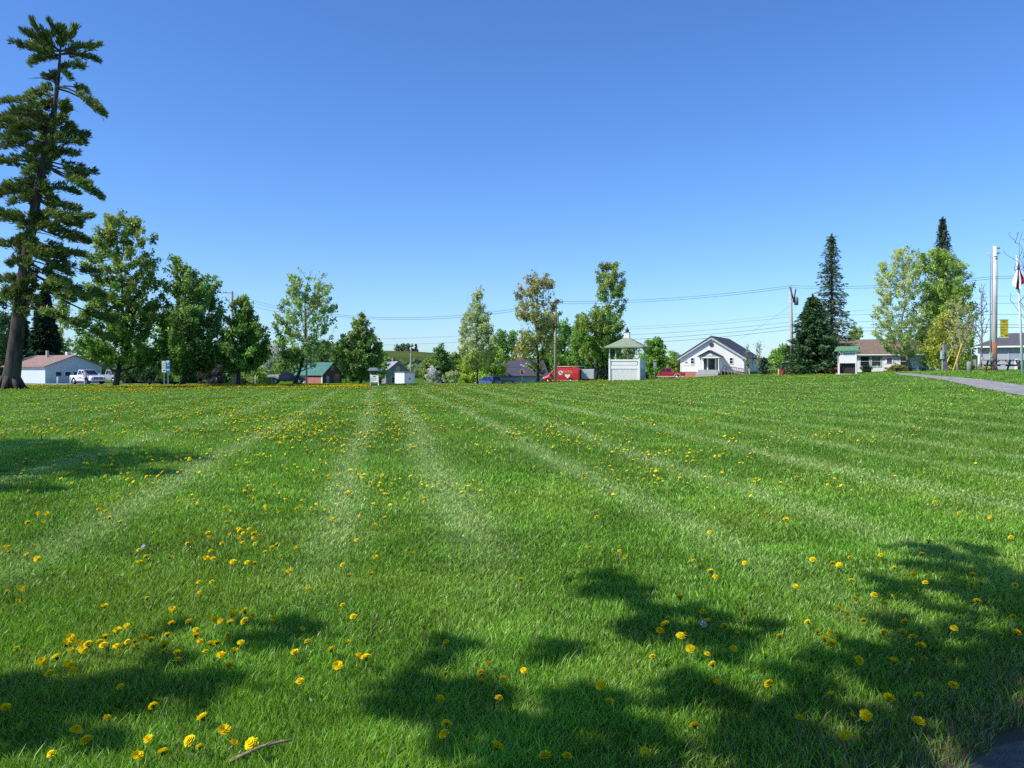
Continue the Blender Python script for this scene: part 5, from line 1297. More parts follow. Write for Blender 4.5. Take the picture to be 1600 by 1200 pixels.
for i, (ya, yb, nm) in enumerate([(531, 515, 'upper'), (540, 525, 'lower')]):
    wire((479, ya), 101, (868, yb), 97, 4, nm + ' thin cable crossing above the hilltop trees', .011)
wire((479, 570), 101, (868, 573), 97, 3, 'pale low cable passing behind the white shed roof', .012)
wire((1237, 476), 96, (1150, 533), 118, 2, 'slanting service cable dropping to the white hall roof', .01)

def signpost(name, px, D, top, label, cat, build):
    b = GP(px, D); root = empty(name, b, 0, label, cat)
    H = EYE - (top - HOR) * D / F - b.z
    part('post', M_steel, root, lambda m: m.box(-.04, .04, -.03, .03, -.3, H))
    build(root, H); return root
def s_white(root, H):
    part('panel', M_white, root, lambda m: (m.box(-.2, .2, -.055, -.032, H - .62, H), m.box(-.2, .2, -.055, -.032, H - 1.05, H - .66)))
    part('lettering', M_dark, root, lambda m: (m.box(-.08, .1, -.065, -.058, H - .9, H - .82), m.box(-.13, .13, -.065, -.058, H - .2, H - .17), m.box(-.13, .13, -.065, -.058, H - .4, H - .37)))
signpost('road_sign', 256.5, 76.5, 564, 'white road sign panels on a steel post by the twin topped maple', 'sign', s_white)
def s_blue(root, H):
    part('panel', pm('sign_blue', (.06, .25, .50), .4, .05), root, lambda m: (m.box(-.2, .2, -.055, -.032, H - .62, H), m.box(-.2, .2, -.055, -.032, H - 1.08, H - .66)))
    part('symbol', M_white, root, lambda m: (m.box(-.15, .15, -.065, -.058, H - .92, H - .82), m.prism([(-.14, H - .12), (.0, H - .36), (.14, H - .06), (.14, H - .02), (-.14, H - .02)], -.065, -.058), m.box(-.06, .12, -.065, -.058, H - .52, H - .46)))
signpost('road_sign', 262.7, 76.5, 563, 'blue and white service sign on a steel post', 'sign', s_blue)
def s_stop(root, H):
    def octo(m, r, y0, y1, mi): m.prism([(r * math.cos(R(22.5 + 45 * i)), H - 1.2 + r * math.sin(R(22.5 + 45 * i))) for i in range(8)], y0, y1, mi)
    pl = part('stop_plate', [pm('sign_red', (.50, .02, .03), .4, .05), M_white], root, lambda m: (octo(m, .38, -.05, -.034, 1), octo(m, .34, -.056, -.051, 0)))
    textpart('lettering', 'STOP', .26, M_white, pl, (0, -.061, H - 1.2), (R(90), 0, 0))
    part('street_name_plate', M_white, root, lambda m: (m.box(-.32, .05, -.05, -.034, H - .18, H - .02), m.box(-.05, .36, -.03, -.01, H - .36, H - .2)))
signpost('stop_sign', 816, 128, 569, 'red stop sign with white street name plates above it', 'sign', s_stop)
def s_white2(root, H):
    part('panel', pm('sign_back_grey', (.55, .58, .58), .5), root, lambda m: (m.box(-.16, .18, -.055, -.032, H - .6, H), m.box(-.16, .18, -.055, -.032, H - 1.05, H - .64)))
    part('lettering', M_dark, root, lambda m: (m.box(-.08, .12, -.065, -.058, H - .3, H - .15), m.box(-.08, .1, -.065, -.058, H - .9, H - .8)))
signpost('road_sign', 1023, 100, 562, 'narrow white sign on a post between gazebo and red pickup', 'sign', s_white2)

def rail(name, px0, px1, D, z, label, th, mat, legs=2, cat='bench'):
    a = GP(px0, D); b = GP(px1, D); L_ = (b - a).length
    root = empty(name, a, math.atan2(b.y - a.y, b.x - a.x), label, cat)
    part('plank', mat, root, lambda m: m.box(0, L_, -.18, .18, z - th, z), .01)
    for i in range(legs):
        x = L_ * (.12 + .76 * i / max(1, legs - 1))
        part('leg', mat, root, lambda m: m.box(x - .08, x + .08, -.15, .15, -.2, z - th))
rail('bench', 765, 806, 84, .42, 'long low wooden bench in front of the blue car', .13, pm('brown_plank', (.17, .14, .11), .9, .25), 3)
rail('barrier', 228, 279, 84, .36, 'low dark timber barrier near the road signs', .2, pm('dark_timber', (.022, .022, .025), .9, .2), 3, 'barrier')
rail('bench', 1396, 1450, 74, .42, 'long dark bench in front of the white house wing', .07, pm('dark_plank', (.05, .035, .035), .9, .2), 3)

def post(name, px, D, py0, wd, mat, label, cat='post', group=None):
    b = GP(px, D); H = EYE - (py0 - HOR) * D / F - b.z
    mb = MB(); mb.tube([(0, 0, -.2), (0, 0, H - .04), (0, 0, H)], [wd, wd, wd * .6], 8)
    o = mb.build(name, mat, None, 0, b); tag(o, label, cat, group)
post('marker_post', 110, 97, 589, .07, M_white, 'white marker post at the tail of the white pickup')
post('marker_post', 90, 104, 589, .09, M_white, 'white marker post in front of the garage door')
post('marker_post', 132, 99, 594, .05, M_white, 'short white marker post next to the standing person')
post('marker_post', 366.5, 84, 583, .13, M_woodp, 'brown wooden post beside the short bushy maple')
post('marker_post', 399, 92, 586, .05, M_white, 'thin white post beside the low open shed')
post('guard_post', 1514.5, 58, 565, .17, pm('grey_post_wood', (.30, .27, .25), .9, .25), 'thick short grey wooden post beside the footpath')
post('guard_post', 1517.8, 60, 545, .025, M_steel, 'thin metal rod behind the short grey post')

# wooden meter post
mp = empty('meter_post', GP(1476, 62), 0, 'weathered wooden post carrying a pale electric meter box', 'post')
part('post', pm('purple_grey_wood', (.25, .21, .23), .9, .3, 3), mp, lambda m: m.box(-.13, .13, -.13, .13, -.3, 2.05))
part('cap', M_steel, mp, lambda m: (m.tube([(-.05, 0, 2.05), (-.05, 0, 2.2), (0.03, 0, 2.26)], .05, 8)))
part('meter_box', MATS['pale_green_box'], mp, lambda m: (m.box(-.34, -.12, -.2, .0, .95, 1.55), m.disc((-.23, -.21, 1.3), (0, 1, 0), .07, .04, 10), m.tube([(-.23, -.1, -.2), (-.23, -.1, .95)], .035, 6)), .015)
# yellow guy-wire guards
for p0, p1, lb_ in (((1488, 580), (1503, 537), 'long yellow guy wire guard leaning by the pale barked tree'), ((1479, 566), (1484, 556), 'short yellow guy wire guard beside the meter post')):
    a = PT(*p0, 64); b = PT(*p1, 65); a.z -= .12
    mb = MB(); mb.tube([a, b], .045, 8); tag(mb.build('guy_guard', pm('guard_yellow', (.75, .55, .04), .5)), lb_, 'guy guard')
# white satellite/propane dish-like lamp
lp = empty('yard_light', GP(1535, 60), 0, 'small white round reflector on a short stake by the bare tree', 'reflector')
part('stake', M_steel, lp, lambda m: m.tube([(0, 0, -.2), (0, 0, .95)], .02, 6))
part('disc', M_white, lp, lambda m: m.disc((0, -.05, .88), (.3, -1, 0.1), .12, .03, 14))

# picnic table
pt = empty('picnic_table', GP(1566, 54), R(4), 'weathered grey picnic table with attached benches on the rise', 'picnic table')
M_pt = pm('picnic_grey', (.11, .115, .125), .9, .3, 4, stretch=(.3, 4, 4))
hl = 1.08
part('table_top', M_pt, pt, lambda m: [m.box(-hl, hl, y - .07, y + .07, .70, .745) for y in (-.32, -.16, 0, .16, .32)])
for s in (-1, 1): part('seat', M_pt, pt, lambda m: [m.box(-hl, hl, s * .72 + d - .06, s * .72 + d + .06, .41, .45) for d in (-.07, .07)])
for x in (-.75, .75):
    def _fr(m):
        for s in (-1, 1): m.add([(x - .04, s * .6, -.05), (x + .04, s * .6, -.05), (x + .04, s * .25, .70), (x - .04, s * .25, .70), (x - .04, s * .7, -.05), (x + .04, s * .7, -.05), (x + .04, s * .35, .70), (x - .04, s * .35, .70)],
                                [(0, 1, 2, 3), (7, 6, 5, 4), (0, 3, 7, 4), (1, 5, 6, 2), (3, 2, 6, 7), (0, 4, 5, 1)])
        m.box(x + .042, x + .08, -.82, .82, .33, .41)
        m.tube([(x, 0, .38), (x * .25, 0, .69)], .03, 5)
    part('leg_frame', M_pt, pt, _fr)
# litter bin
lbn = empty('litter_bin', GP(1594, 58), R(-10), 'dark litter bin with white frame beside the picnic table', 'litter bin')
part('bin', pm('dark_purple_bin', (.05, .04, .09), .6), lbn, lambda m: m.box(-.2, .2, -.2, .2, .08, .62), .02)
part('frame', M_white, lbn, lambda m: (m.box(-.28, -.22, -.24, .24, -.1, .78), m.box(.22, .28, -.24, .24, -.1, .78), m.box(-.219, .219, -.24, .24, .70, .78)))
part('logo', M_white, lbn, lambda m: m.disc((-.02, -.205, .45), (0, 1, 0), .05, .01, 10))

# flagpole and flag
fb = GP(1597, 47); 
fp = empty('flagpole', fb, 0, 'white flagpole rising past the grey bungalow', 'flagpole')
def fpt(px, py): return ((px - 800) / F * 47 - fb.x, 0, EYE - (py - HOR) * 47 / F - fb.z)
part('pole', M_white, fp, lambda m: m.tube([(fpt(1598, 580)[0], 0, -.3), fpt(1593.5, 480), fpt(1588.5, 402)], [.075, .06, .04], 10))
part('truck', M_white, fp, lambda m: m.tube([fpt(1588.5, 402), fpt(1588.4, 399.5)], [.055, .03], 10))
flag = empty('flag', PT(1589.5, 411, 46.93), 0, 'limp red white and blue striped flag hanging folded on the flagpole', 'flag')
def flag_mesh():
    nu, nv = 40, 36; V_ = []; K = []
    k = 46.93 / F
    for j in range(nv + 1):
        t = j / nv
        # the hoist runs down the pole; the fly droops: u along the stripes
        for i in range(nu + 1):
            s = i / nu
            env = .15 + .85 * min(1, t * 1.4)
            xx = (-6 + 21 * s) * env * (.45 + .55 * t) - 1.5 * t - 1 * math.sin(t * 2)
            zz = -(2 + 36 * t + 5 * t * math.sin(s * 5.2) * .8 - 7 * t * abs(s - .45))
            yy = .10 * math.sin(s * 17 + t * 2.5) * (.3 + t) - .10
            V_.append((xx * k, yy, zz * k))
    f = []; mi = []
    for j in range(nv):
        for i in range(nu):
            a = j * (nu + 1) + i; f.append((a, a + 1, a + nu + 2, a + nu + 1))
            # in a hanging flag the stripes run down the cloth
            blue = j < nv * .24 and i < nu * .6
            mi.append(2 if blue else (1 if int(i / nu * 12 + .15 * math.sin(j * .2)) % 5 in (0, 1, 3) else 0))
    me = bpy.data.meshes.new('cloth'); me.from_pydata(V_, [], f)
    for m in (pm('flag_red', (.50, .03, .06), .8), pm('flag_white', (.80, .78, .80), .8), pm('flag_blue', (.03, .04, .2), .8)): me.materials.append(m)
    me.polygons.foreach_set('material_index', mi); me.polygons.foreach_set('use_smooth', [True] * len(f)); me.update()
    link('cloth', me, flag)
    mb = MB()
    for q in range(12):
        j = int(rng.integers(1, int(nv * .3))); i = int(rng.integers(2, int(nu * .5))); p = Vector(V_[j * (nu + 1) + i]); mb.disc(p + Vector((0, -.02, 0)), (0, 1, 0), .02, .006, 5)
    mb.build('star', M_white, flag)
flag_mesh()

# ------------------------------------------------------------------ fallen twig
a = Vector((*ray_ground(358, 1197, .03), .04)); b = Vector((*ray_ground(465, 1164, .04), .055)); mid = a.lerp(b, .45) + Vector((0, .012, .012))
mb = MB(); mb.tube([a, a.lerp(mid, .5) + Vector((.004, -.008, .004)), mid, mid.lerp(b, .5) + Vector((0, .01, 0)), b], [.007, .008, .007, .006, .003], 7)
mb.tube([mid, mid + Vector((.05, .015, .02))], [.004, .002], 5)
tag(mb.build('twig', pm('dry_twig', (.36, .27, .2), .9, .3, 40)), 'dry brown twig lying in the near grass', 'twig')

# ------------------------------------------------------------------ grass
def grass():
    rr = np.random.default_rng(42)
    N = 1300000
    d = np.exp(rr.uniform(math.log(2.35), math.log(88), N))
    u = rr.uniform(-.74, .74, N)
    x = u * d; y = d
    keep = (near_path(x, y) < -.02 + .28 * (vnoise(x, y, .25, 2) - .6)) & ~inpoly(x, y, FARPATH)
    edge = np.clip(-near_path(x, y) / np.where(x > .4, 1.25, .45), 0, 1)
    keep &= rr.uniform(0, 1, N) < .22 + .78 * edge
    de = np.interp(u, _u, _de)
    keep &= (y < de + 6)
    x, y, d, u = x[keep], y[keep], d[keep], u[keep]; n = len(x)
    z = gz(x, y)
    st = np.clip(stripe(x, y), 0, 1)
    pat = vnoise(x, y, .55, 1) * .6 + vnoise(x, y, .18, 6) * .4
    big = vnoise(x, y, 3.2, 4)
    lush = vnoise(x, y, .9, 9)
    hgt = (.024 + .036 * rr.uniform(0, 1, n)) * (1 + .2 * np.clip((6 - d) / 3, 0, 1)) * (.75 + .6 * pat) * (1 - .25 * st) * (1 + d / 160)
    hgt *= np.where(rr.uniform(0, 1, n) < .03, 1.5, 1.0)
    wid = (.0019 + .0012 * rr.uniform(0, 1, n)) * np.maximum(1, d / 3.9)
    az = rr.uniform(0, 2 * np.pi, n)
    # combed direction: patches lean together
    comb = vnoise(x, y, .7, 12) * 6.28 * 1.5
    lx = np.cos(az) * .85 + np.cos(comb) * .2; ly = np.sin(az) * .85 + np.sin(comb) * .2
    ln = (.25 + .55 * rr.uniform(0, 1, n)) * (1 + .5 * st)
    wa = rr.uniform(0, 2 * np.pi, n)
    wx, wy = np.cos(wa) * wid, np.sin(wa) * wid
    base = np.array([.218, .43, .053]); lt = np.array([.45, .61, .20]); yel = np.array([.36, .51, .08]); straw = np.array([.34, .29, .15])
    c = base[None] * (.58 + .62 * pat + .3 * rr.uniform(-1, 1, n))[:, None]
    m = (np.clip(lush - .45, 0, 1) * 1.1)[:, None]; c = c * (1 - m) + yel[None] * m
    c *= (.82 + .36 * big)[:, None]
    s_ = (st * .95)[:, None]; c = c * (1 - s_) + lt[None] * s_ * (.85 + .3 * rr.uniform(0, 1, n))[:, None]  # stripe sheen of bent blades is painted as a paler colour
    c = c * np.exp(rr.normal(0, .22, n))[:, None]; pale = rr.uniform(0, 1, n) < .055; c = np.where(pale[:, None], c * .5 + np.array([.26, .36, .12]) * .8, c)  # scattered pale blades have highlights painted into their colour
    dead = rr.uniform(0, 1, n) < .035 + .05 * st * 0.6 + .55 * (1 - edge[keep]) ** 2 + .05 * (vnoise(x, y, .4, 15) > .78)
    c = np.where(dead[:, None], straw[None] * rr.uniform(.6, 1.2, (n, 1)), c)
    c = np.clip(c, .004, .8)
    nearm = d < 13
    # near blades: bent, five vertices
    def build(name, sel, five):
        k = np.nonzero(sel)[0]; m_ = len(k)
        B = np.stack([x[k], y[k], z[k] - .004], 1); Wv = np.stack([wx[k], wy[k], 0 * k], 1)
        Lv = np.stack([lx[k], ly[k], 0 * k], 1) * (hgt[k] * ln[k])[:, None]
        Hv = np.stack([0 * k, 0 * k, hgt[k]], 1)
        if five:
            Vv = np.stack([B - Wv, B + Wv, B + Lv * .35 + Hv * .58 + Wv * .75, B + Lv * .35 + Hv * .58 - Wv * .75, B + Lv * 1.1 + Hv * .95], 1).reshape(-1, 3)
            i0 = np.arange(m_) * 5
            fl = np.stack([i0, i0 + 1, i0 + 2, i0 + 3, i0 + 3, i0 + 2, i0 + 4], 1).ravel()
            tot = np.tile([4, 3], m_)
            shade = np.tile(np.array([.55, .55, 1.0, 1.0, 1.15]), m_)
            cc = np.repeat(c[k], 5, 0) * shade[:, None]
        else:
            Vv = np.stack([B - Wv, B + Wv, B + Lv + Hv], 1).reshape(-1, 3)
            i0 = np.arange(m_) * 3; fl = np.stack([i0, i0 + 1, i0 + 2], 1).ravel(); tot = np.full(m_, 3)
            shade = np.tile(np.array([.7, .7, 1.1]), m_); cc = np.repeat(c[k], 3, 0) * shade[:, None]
        return Vv, fl, tot, cc
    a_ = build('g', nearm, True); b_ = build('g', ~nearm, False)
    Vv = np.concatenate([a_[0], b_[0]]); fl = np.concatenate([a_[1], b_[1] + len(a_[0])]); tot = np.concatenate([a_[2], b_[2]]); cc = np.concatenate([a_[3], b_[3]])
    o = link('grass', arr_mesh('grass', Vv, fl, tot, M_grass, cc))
    tag(o, 'mown green lawn grass with pale mower stripes', 'grass', kind='stuff')
grass()

# broad leaves of weeds lying among the grass
def weeds():
    rr = np.random.default_rng(8); P = []; Dd = []
    for i in range(700):
        d = math.exp(rr.uniform(math.log(3), math.log(16))); x = rr.uniform(-.7, .7) * d; y = d
        if near_path(x, y) > -.15: continue
        m = rr.integers(4, 9)
        for q in range(m):
            t = rr.uniform(0, 6.28); L = rr.uniform(.01, .04)
            P.append((x + math.cos(t) * L * .8, y + math.sin(t) * L * .8, g1(x, y) + rr.uniform(.012, .045))); Dd.append((math.cos(t), math.sin(t), rr.uniform(.1, .7)))
    P = np.array(P); n = len(P)
    c = np.array([.075, .15, .04])[None] * rr.uniform(.6, 1.5, (n, 1))
    o = link('weed_leaves', leaf_mesh('weed_leaves', P, rr.uniform(.012, .032, n), rr.uniform(.004, .008, n), c * .62, M_leaf, np.array(Dd)))
    tag(o, 'broad green weed leaves scattered through the near grass', 'weeds', kind='stuff')
weeds()

# ------------------------------------------------------------------ dandelions
LP = """130,53 180,15 218,12 202,48 30,168 43,192 152,160 128,205 175,225 515,33 565,50 717,103 658,127 652,183 653,240 686,213 793,217 880,153 975,105 978,120 987,188 967,222 998,224 1063,50 1135,15 1118,83 1168,83 1128,92 1075,105 1118,122 1140,103 1190,107 1190,125 1212,113 1235,113 1137,148 1195,152 1042,152 1300,157 1275,172 1245,193 1320,212 1382,172 1093,238 1160,243 1195,245 1353,285 1442,363 1308,5 1560,36 97,362 33,381 82,422 690,412 490,452 933,335 995,332 936,382 807,462 595,537 1100,473 1150,478 1187,488 1285,503 1000,510 1033,517 1078,527 1085,492 1150,520 888,521 805,527 917,558 917,585 1068,582 552,570 495,593 330,596 307,628 368,623 415,630 467,620 487,632 547,640 600,613 632,613 637,638 332,657 388,655 268,695 320,718 343,757 235,770 195,705 80,652 785,585 770,633 768,660 830,672 833,708 676,590 706,610 937,612 985,622 1018,622 962,660 1037,676 1097,663 1130,620 1417,551 1443,610 1385,672 1553,657 1583,732 1408,801 1075,735 565,832 720,915 502,975 355,1030 407,1078 243,1137 25,932 955,975 1048,1046 893,1085 938,1108 1095,1095 1180,1090 765,1142 643,1160 700,1080
2250,7 1685,22 1805,32 1753,65 1672,137 1758,218 1925,200 1608,253 1637,301 1742,294 2797,27 2905,187 2925,228 2768,170 2440,323 1608,440 1658,495 1987,546 2092,613 1625,617 1680,678 1717,692 3190,408 3190,588 3122,538 3092,560 2285,718 2255,760 2357,790 2255,812 2088,763 2063,886 2338,884 2092,1000 2083,1050 2322,1113 2455,750 2817,815 3060,688 3123,720 2858,900 3023,1130 2555,1160 2658,1155
3593,7 3683,41 3328,97 3251,232 3331,282 3353,312 3490,243 3810,227 3903,242 3934,254 3986,216 3990,327 4131,209 4195,265 4281,302 4338,335 4353,145 4320,199 4498,10 4641,32 4740,124 3728,354 4560,302 4553,340 4598,340 4758,345 4098,397 4013,419 4178,402 4148,430 4580,423 3931,461 3968,480 4113,487 4243,528 4048,512 3788,524 3833,567 3890,570 3866,607 3900,625 3938,595 4141,570 4230,570 4280,596 4316,640 4470,553 4688,582 4761,576 4498,497 4748,495 3480,460 3496,484 3295,475 3238,520 3320,525 3396,543 3210,587 3455,577 3655,590 3588,686 3438,651 3315,675 3343,724 3238,655 4023,702 4186,715 4273,705 4330,695 3798,757 3363,810 3898,868 4163,888 4468,830 4310,870 3610,820 3990,967 3946,1058 3968,1047 4058,960 3258,1010 3748,972 4303,990"""
near = [(float(a) / 3, 800 + float(b) / 3) for a, b in (t.split(',') for t in LP.split())]
rD = np.random.default_rng(55)
# extra flowers just beyond, from the photograph's middle distance
extra = [(1461, 786), (1493, 781), (1499, 803), (1197, 802), (1228, 812), (1547, 811), (968, 862), (1293, 758), (471, 793), (487, 795), (463, 796), (437, 800), (519, 812), (397, 766), (235, 725), (200, 740), (229, 745), (110, 740), (26, 735), (45, 768), (52, 797), (60, 804), (154, 797), (165, 800), (205, 773), (223, 762), (185, 778), (280, 785), (303, 782), (376, 735), (400, 712), (480, 739), (470, 742), (494, 747), (597, 745), (639, 745), (670, 740), (706, 737), (665, 780), (838, 765), (877, 757)]
near = (near + extra)[:300]
def head_mesh(kind):
    """composite flower: rings of narrow ray petals over a green cup; unit radius about 2 cm"""
    rr = np.random.default_rng(kind + 1)
    V_ = []; fl = []; tot = []; cc = []
    r0 = .021
    for ring, (npet, rad, up, lift) in enumerate(((28, 1.0, .0, .001), (26, .86, .22, .004), (20, .66, .4, .0065), (14, .42, .7, .0085))):
        for i in range(npet):
            t = 6.283 * i / npet + rr.normal(0, .06) + ring; L = r0 * rad * rr.uniform(.85, 1.12); wdt = .0026
            if kind == 1: up2 = up + .45          # half closed
            else: up2 = up - (.18 if kind == 2 else 0)
            ca, sa = math.cos(t), math.sin(t)
            b = len(V_)
            for (q, s, h) in ((.08, -.5, .3), (.08, .5, .3), (.95, 1, 1), (1.0, 0, 1), (.95, -1, 1)):
                V_.append((ca * L * q - sa * wdt * s, sa * L * q + ca * wdt * s, lift + .004 + L * up2 * q * .8))
            fl += [b, b + 1, b + 2, b + 3, b + 4]; tot.append(5)
            y = rr.uniform(.85, 1.1); base_ = np.array([.96, .80, .02]) if ring < 2 else np.array([.96, .76, .015])
            cc += [base_ * y * .8] * 2 + [base_ * y] * 3
    b = len(V_)     # green cup under the flower
    for z, r in ((-.006, .003), (.002, .0075), (.006, .008)):
        for i in range(8): V_.append((math.cos(i * .785) * r, math.sin(i * .785) * r, z)); cc.append(np.array([.10, .17, .04]))
    for j in range(2):
        for i in range(8):
            fl += [b + j * 8 + i, b + j * 8 + (i + 1) % 8, b + (j + 1) * 8 + (i + 1) % 8, b + (j + 1) * 8 + i]; tot.append(4)
    return arr_mesh('flower_head', np.array(V_), np.array(fl), tot, M_petal, np.array(cc))
heads = [head_mesh(0), head_mesh(1), head_mesh(2)]
M_stem = pm('dandelion_stem', (.26, .27, .10), .7, .25, 30)
M_stemr = pm('dandelion_stem_red', (.36, .25, .17), .7, .25, 30)
def stem_mesh(bend, mat):
    mb = MB(); mb.tube([(0, 0, -1), (bend * .1, 0, -.6), (bend * .15, .03, -.25), (0, 0, 0)], .0065, 5); me = bpy.data.meshes.new('stem')
    # unit height stem hanging below the flower, radius kept small
    me.from_pydata(mb.v, [], mb.f); me.materials.append(mat); me.polygons.foreach_set('use_smooth', [True] * len(mb.f)); me.update(); return me
stems = [stem_mesh(.35, M_stem), stem_mesh(-.5, M_stemr), stem_mesh(.8, M_stem)]
def region(px, py):
    if py < 800: return ('yellow dandelion in the open mid lawn between the shade patches', 'dandelions of the mid lawn')
    if px < 545 and py < 890: return ('yellow dandelion in the sunny scatter beyond the lower left shade', 'dandelions beyond the lower left shade')
    if px < 545 and 890 <= py < 1030: return ('yellow dandelion in the thick drift along the edge of the lower left shade', 'dandelions along the lower left shade')
    if px < 545: return ('yellow dandelion in or below the lower left shade near the twig', 'dandelions by the twig')
    if px < 1066 and py < 960: return ('yellow dandelion in the sparse sunny middle of the lawn', 'dandelions in the sunny middle')
    if px < 1066: return ('yellow dandelion in the dark shade at the bottom middle', 'dandelions in the bottom middle shade')
    if py < 940: return ('yellow dandelion in the sun above the lower right shade', 'dandelions above the lower right shade')
    return ('yellow dandelion in the dappled shade at the lower right', 'dandelions in the lower right shade')
for i, (px, py) in enumerate(near):
    hh = float(rD.uniform(.06, .115)); x, y = ray_ground(px, py, hh)
    lab, grp = region(px, py)
    root = bpy.data.objects.new('dandelion', None); COL.objects.link(root); root.location = (x, y, g1(x, y)); root.empty_display_size = .05
    tag(root, lab, 'dandelion', grp)
    s = float(rD.uniform(.85, 1.35)) * (1.18 if (px, py) in ((175 / 3, 875.0), (770 / 3, 1011.0)) else 1.0)
    k = int(rD.choice([0, 0, 2, 1]))
    ho = bpy.data.objects.new('flower_head', heads[k]); COL.objects.link(ho); ho.parent = root
    ho.location = (0, 0, hh); ho.scale = (s, s, s)
    ho.rotation_euler = (float(rD.normal(-.08, .32)), float(rD.normal(-.15, .32)), float(rD.uniform(0, 6.28)))
    so = bpy.data.objects.new('stem', stems[int(rD.integers(0, 3))]); COL.objects.link(so); so.parent = root
    so.location = (0, 0, hh - .004); so.scale = (.06, .06, hh); so.rotation_euler = (0, 0, float(rD.uniform(0, 6.28)))
    so.scale = (.32, .32, hh)

def clock_mesh():
    rr = np.random.default_rng(4); P = unit(rr.normal(size=(140, 3))); me = leaf_mesh('seed_head', P * .014, .009, .0022, np.full((140, 3), .36), M_leaf, P); return me
ck = clock_mesh()
for (px, py), lab in (((224, 855), 'grey white dandelion seed clock in the sunny grass beyond the lower left shade'), ((1099, 975), 'pale dandelion seed clock at the rim of the lower right shade')):
    x, y = ray_ground(px, py, .08)
    root = empty('dandelion_clock', (x, y, g1(x, y)), 0, lab, 'seed clock')
    link('seed_head', ck, root, (0, 0, .08)); so = link('stem', stems[0], root, (0, 0, .078)); so.scale = (.32, .32, .08)

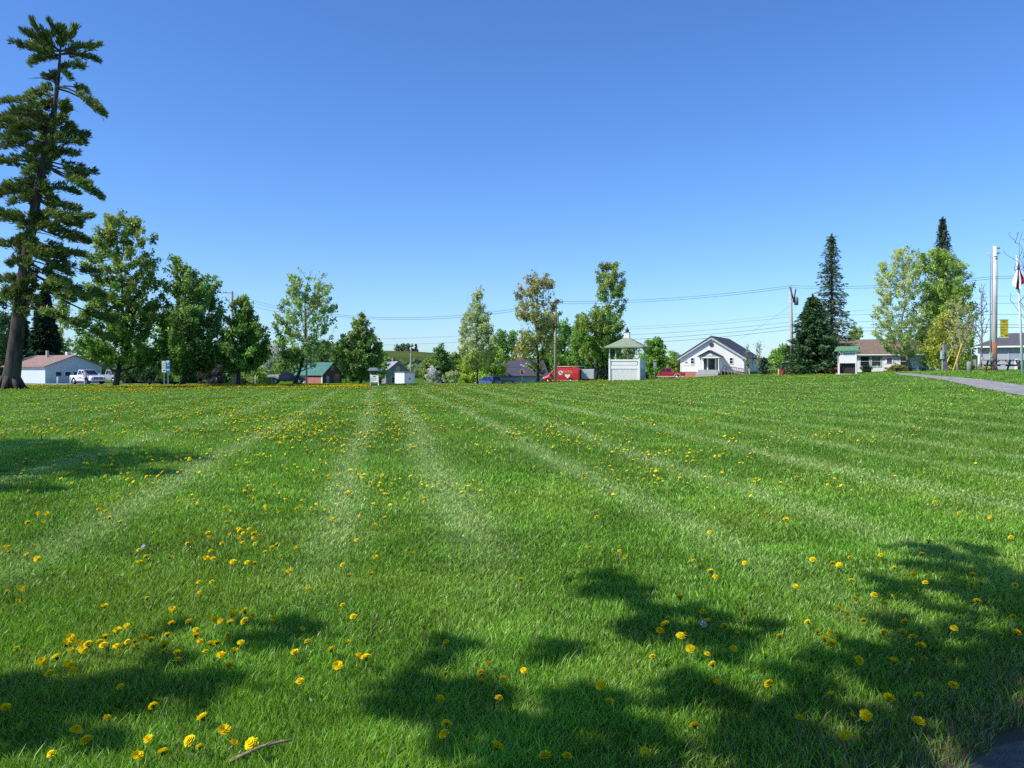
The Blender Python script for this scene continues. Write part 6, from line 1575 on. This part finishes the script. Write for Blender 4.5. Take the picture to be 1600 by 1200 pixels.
def far_dandelions():
    rr = np.random.default_rng(91)
    M_ = 60000
    py = 601 + (800 - 601) * rr.uniform(0, 1, M_) ** 1.6; px = rr.uniform(-80, 1680, M_)
    # density map in the picture's terms: thick to the far left, thin to the right
    left = np.interp(px, [-80, 100, 300, 540, 640, 760, 900, 1100, 1300, 1450, 1700], [.5, .6, .9, 1.0, .75, .62, .5, .34, .2, .12, .07])
    near_ = np.interp(py, [600, 640, 690, 740, 800], [1.0, .8, .45, .12, .05])
    x = np.zeros(M_); y = np.zeros(M_)
    # ground hit by a coarse table
    dd = np.linspace(9, 95, 900)
    X_ = (px[:, None] - 800) / F * dd[None, ::6]; Zr = EYE - (py[:, None] - HOR) / F * dd[None, ::6]
    hit = Zr <= gz(X_, np.broadcast_to(dd[None, ::6], X_.shape)) + .07
    idx = np.where(hit.any(1), hit.argmax(1), -1)
    y = np.where(idx >= 0, dd[::6][idx], 200) + rr.uniform(-.25, .25, M_); x = (px - 800) / F * y
    cl = vnoise(x, y, 1.6, 20) * .5 + vnoise(x, y, .6, 21) * .5
    p = left * near_ * np.clip((cl - .42) * 5, 0.03, 1)
    band = (px < 600) * np.exp(-((y - 74) / 7) ** 2) * np.clip((px + 250) / 550, 0, 1)
    p = np.maximum(p * .62, 0) 
    keep = (rr.uniform(0, 1, M_) < p) & (idx >= 0) & ~inpoly(x, y, FARPATH) & (y < np.interp(x / y, _u, _de) + 3)
    x, y = x[keep], y[keep]
    # the golden band along the far edge
    nb_ = 9500
    pb = -60 + 640 * rr.beta(2.1, 1.25, nb_); yb = 80 - np.abs(rr.normal(0, 7, nb_)) * np.where(pb > 260, 1.0, 1.5); xb = (pb - 800) / F * yb
    kb = vnoise(xb, yb, 2.2, 23) > .34
    # right-hand sprinkle along the far edge too
    nr_ = 2600; pr = rr.uniform(600, 1330, nr_); yr = np.interp((pr - 800) / F, _u, _de) - np.abs(rr.normal(0, 16, nr_)); xr = (pr - 800) / F * yr
    kr = vnoise(xr, yr, 1.8, 24) > .5
    x = np.concatenate([x, xb[kb], xr[kr]]); y = np.concatenate([y, yb[kb], yr[kr]]); n = len(x)
    z = gz(x, y) + rr.uniform(.06, .115, n) * (1 + y / 250)
    r_ = (.018 + .010 * rr.uniform(0, 1, n)) * (1 + y / 150)
    seg = 6
    ang = np.arange(seg) * 6.283 / seg
    tilt = rr.normal(0, .35, (n, 2)) + np.array([0, .15])
    ring = np.stack([np.cos(ang), np.sin(ang)], 1)
    Vr = np.zeros((n, 2 * seg + 1, 3))
    for k, (q, h) in enumerate(((1.0, 0.0), (.7, .35))):
        P = ring[None] * (r_ * q)[:, None, None]
        Vr[:, k * seg:(k + 1) * seg, 0] = x[:, None] + P[..., 0]; Vr[:, k * seg:(k + 1) * seg, 1] = y[:, None] + P[..., 1]
        Vr[:, k * seg:(k + 1) * seg, 2] = z[:, None] + (h * r_)[:, None] + P[..., 0] * tilt[:, :1] - P[..., 1] * tilt[:, 1:]
    Vr[:, 2 * seg] = np.stack([x, y, z + .5 * r_], 1)
    i0 = (np.arange(n) * (2 * seg + 1))[:, None]
    f1 = np.concatenate([np.stack([i0[:, 0] + i, i0[:, 0] + (i + 1) % seg, i0[:, 0] + seg + (i + 1) % seg, i0[:, 0] + seg + i], 1) for i in range(seg)], 0)
    f2 = np.concatenate([np.stack([i0[:, 0] + seg + i, i0[:, 0] + seg + (i + 1) % seg, i0[:, 0] + 2 * seg], 1) for i in range(seg)], 0)
    V0 = Vr.reshape(-1, 3); c = np.repeat(np.array([.96, .80, .025])[None] * rr.uniform(.75, 1.1, (n, 1)), 2 * seg + 1, 0)
    # stems
    wd = .0022 * np.maximum(1, y / 6); bx = x + rr.normal(0, .02, n)
    S = np.stack([np.stack([bx - wd, y + rr.normal(0, .02, n), gz(x, y)], 1), np.stack([bx + wd, y, gz(x, y)], 1), np.stack([x + wd, y, z], 1), np.stack([x - wd, y, z], 1)], 1).reshape(-1, 3)
    f3 = np.arange(4 * n).reshape(n, 4) + len(V0)
    cs = np.repeat(np.array([.14, .17, .05])[None], 4 * n, 0)
    Vall = np.concatenate([V0, S]); fl = np.concatenate([f1.ravel(), f2.ravel(), f3.ravel()]); tot = np.concatenate([np.full(len(f1), 4), np.full(len(f2), 3), np.full(n, 4)])
    o = link('distant_dandelions', arr_mesh('distant_dandelions', Vall, fl, tot, M_petal, np.concatenate([c, cs])))
    tag(o, 'countless yellow dandelions speckling the far half of the lawn', 'dandelions', kind='stuff')
    print('far dandelions', n)
far_dandelions()
print('objects', len(scene.objects))
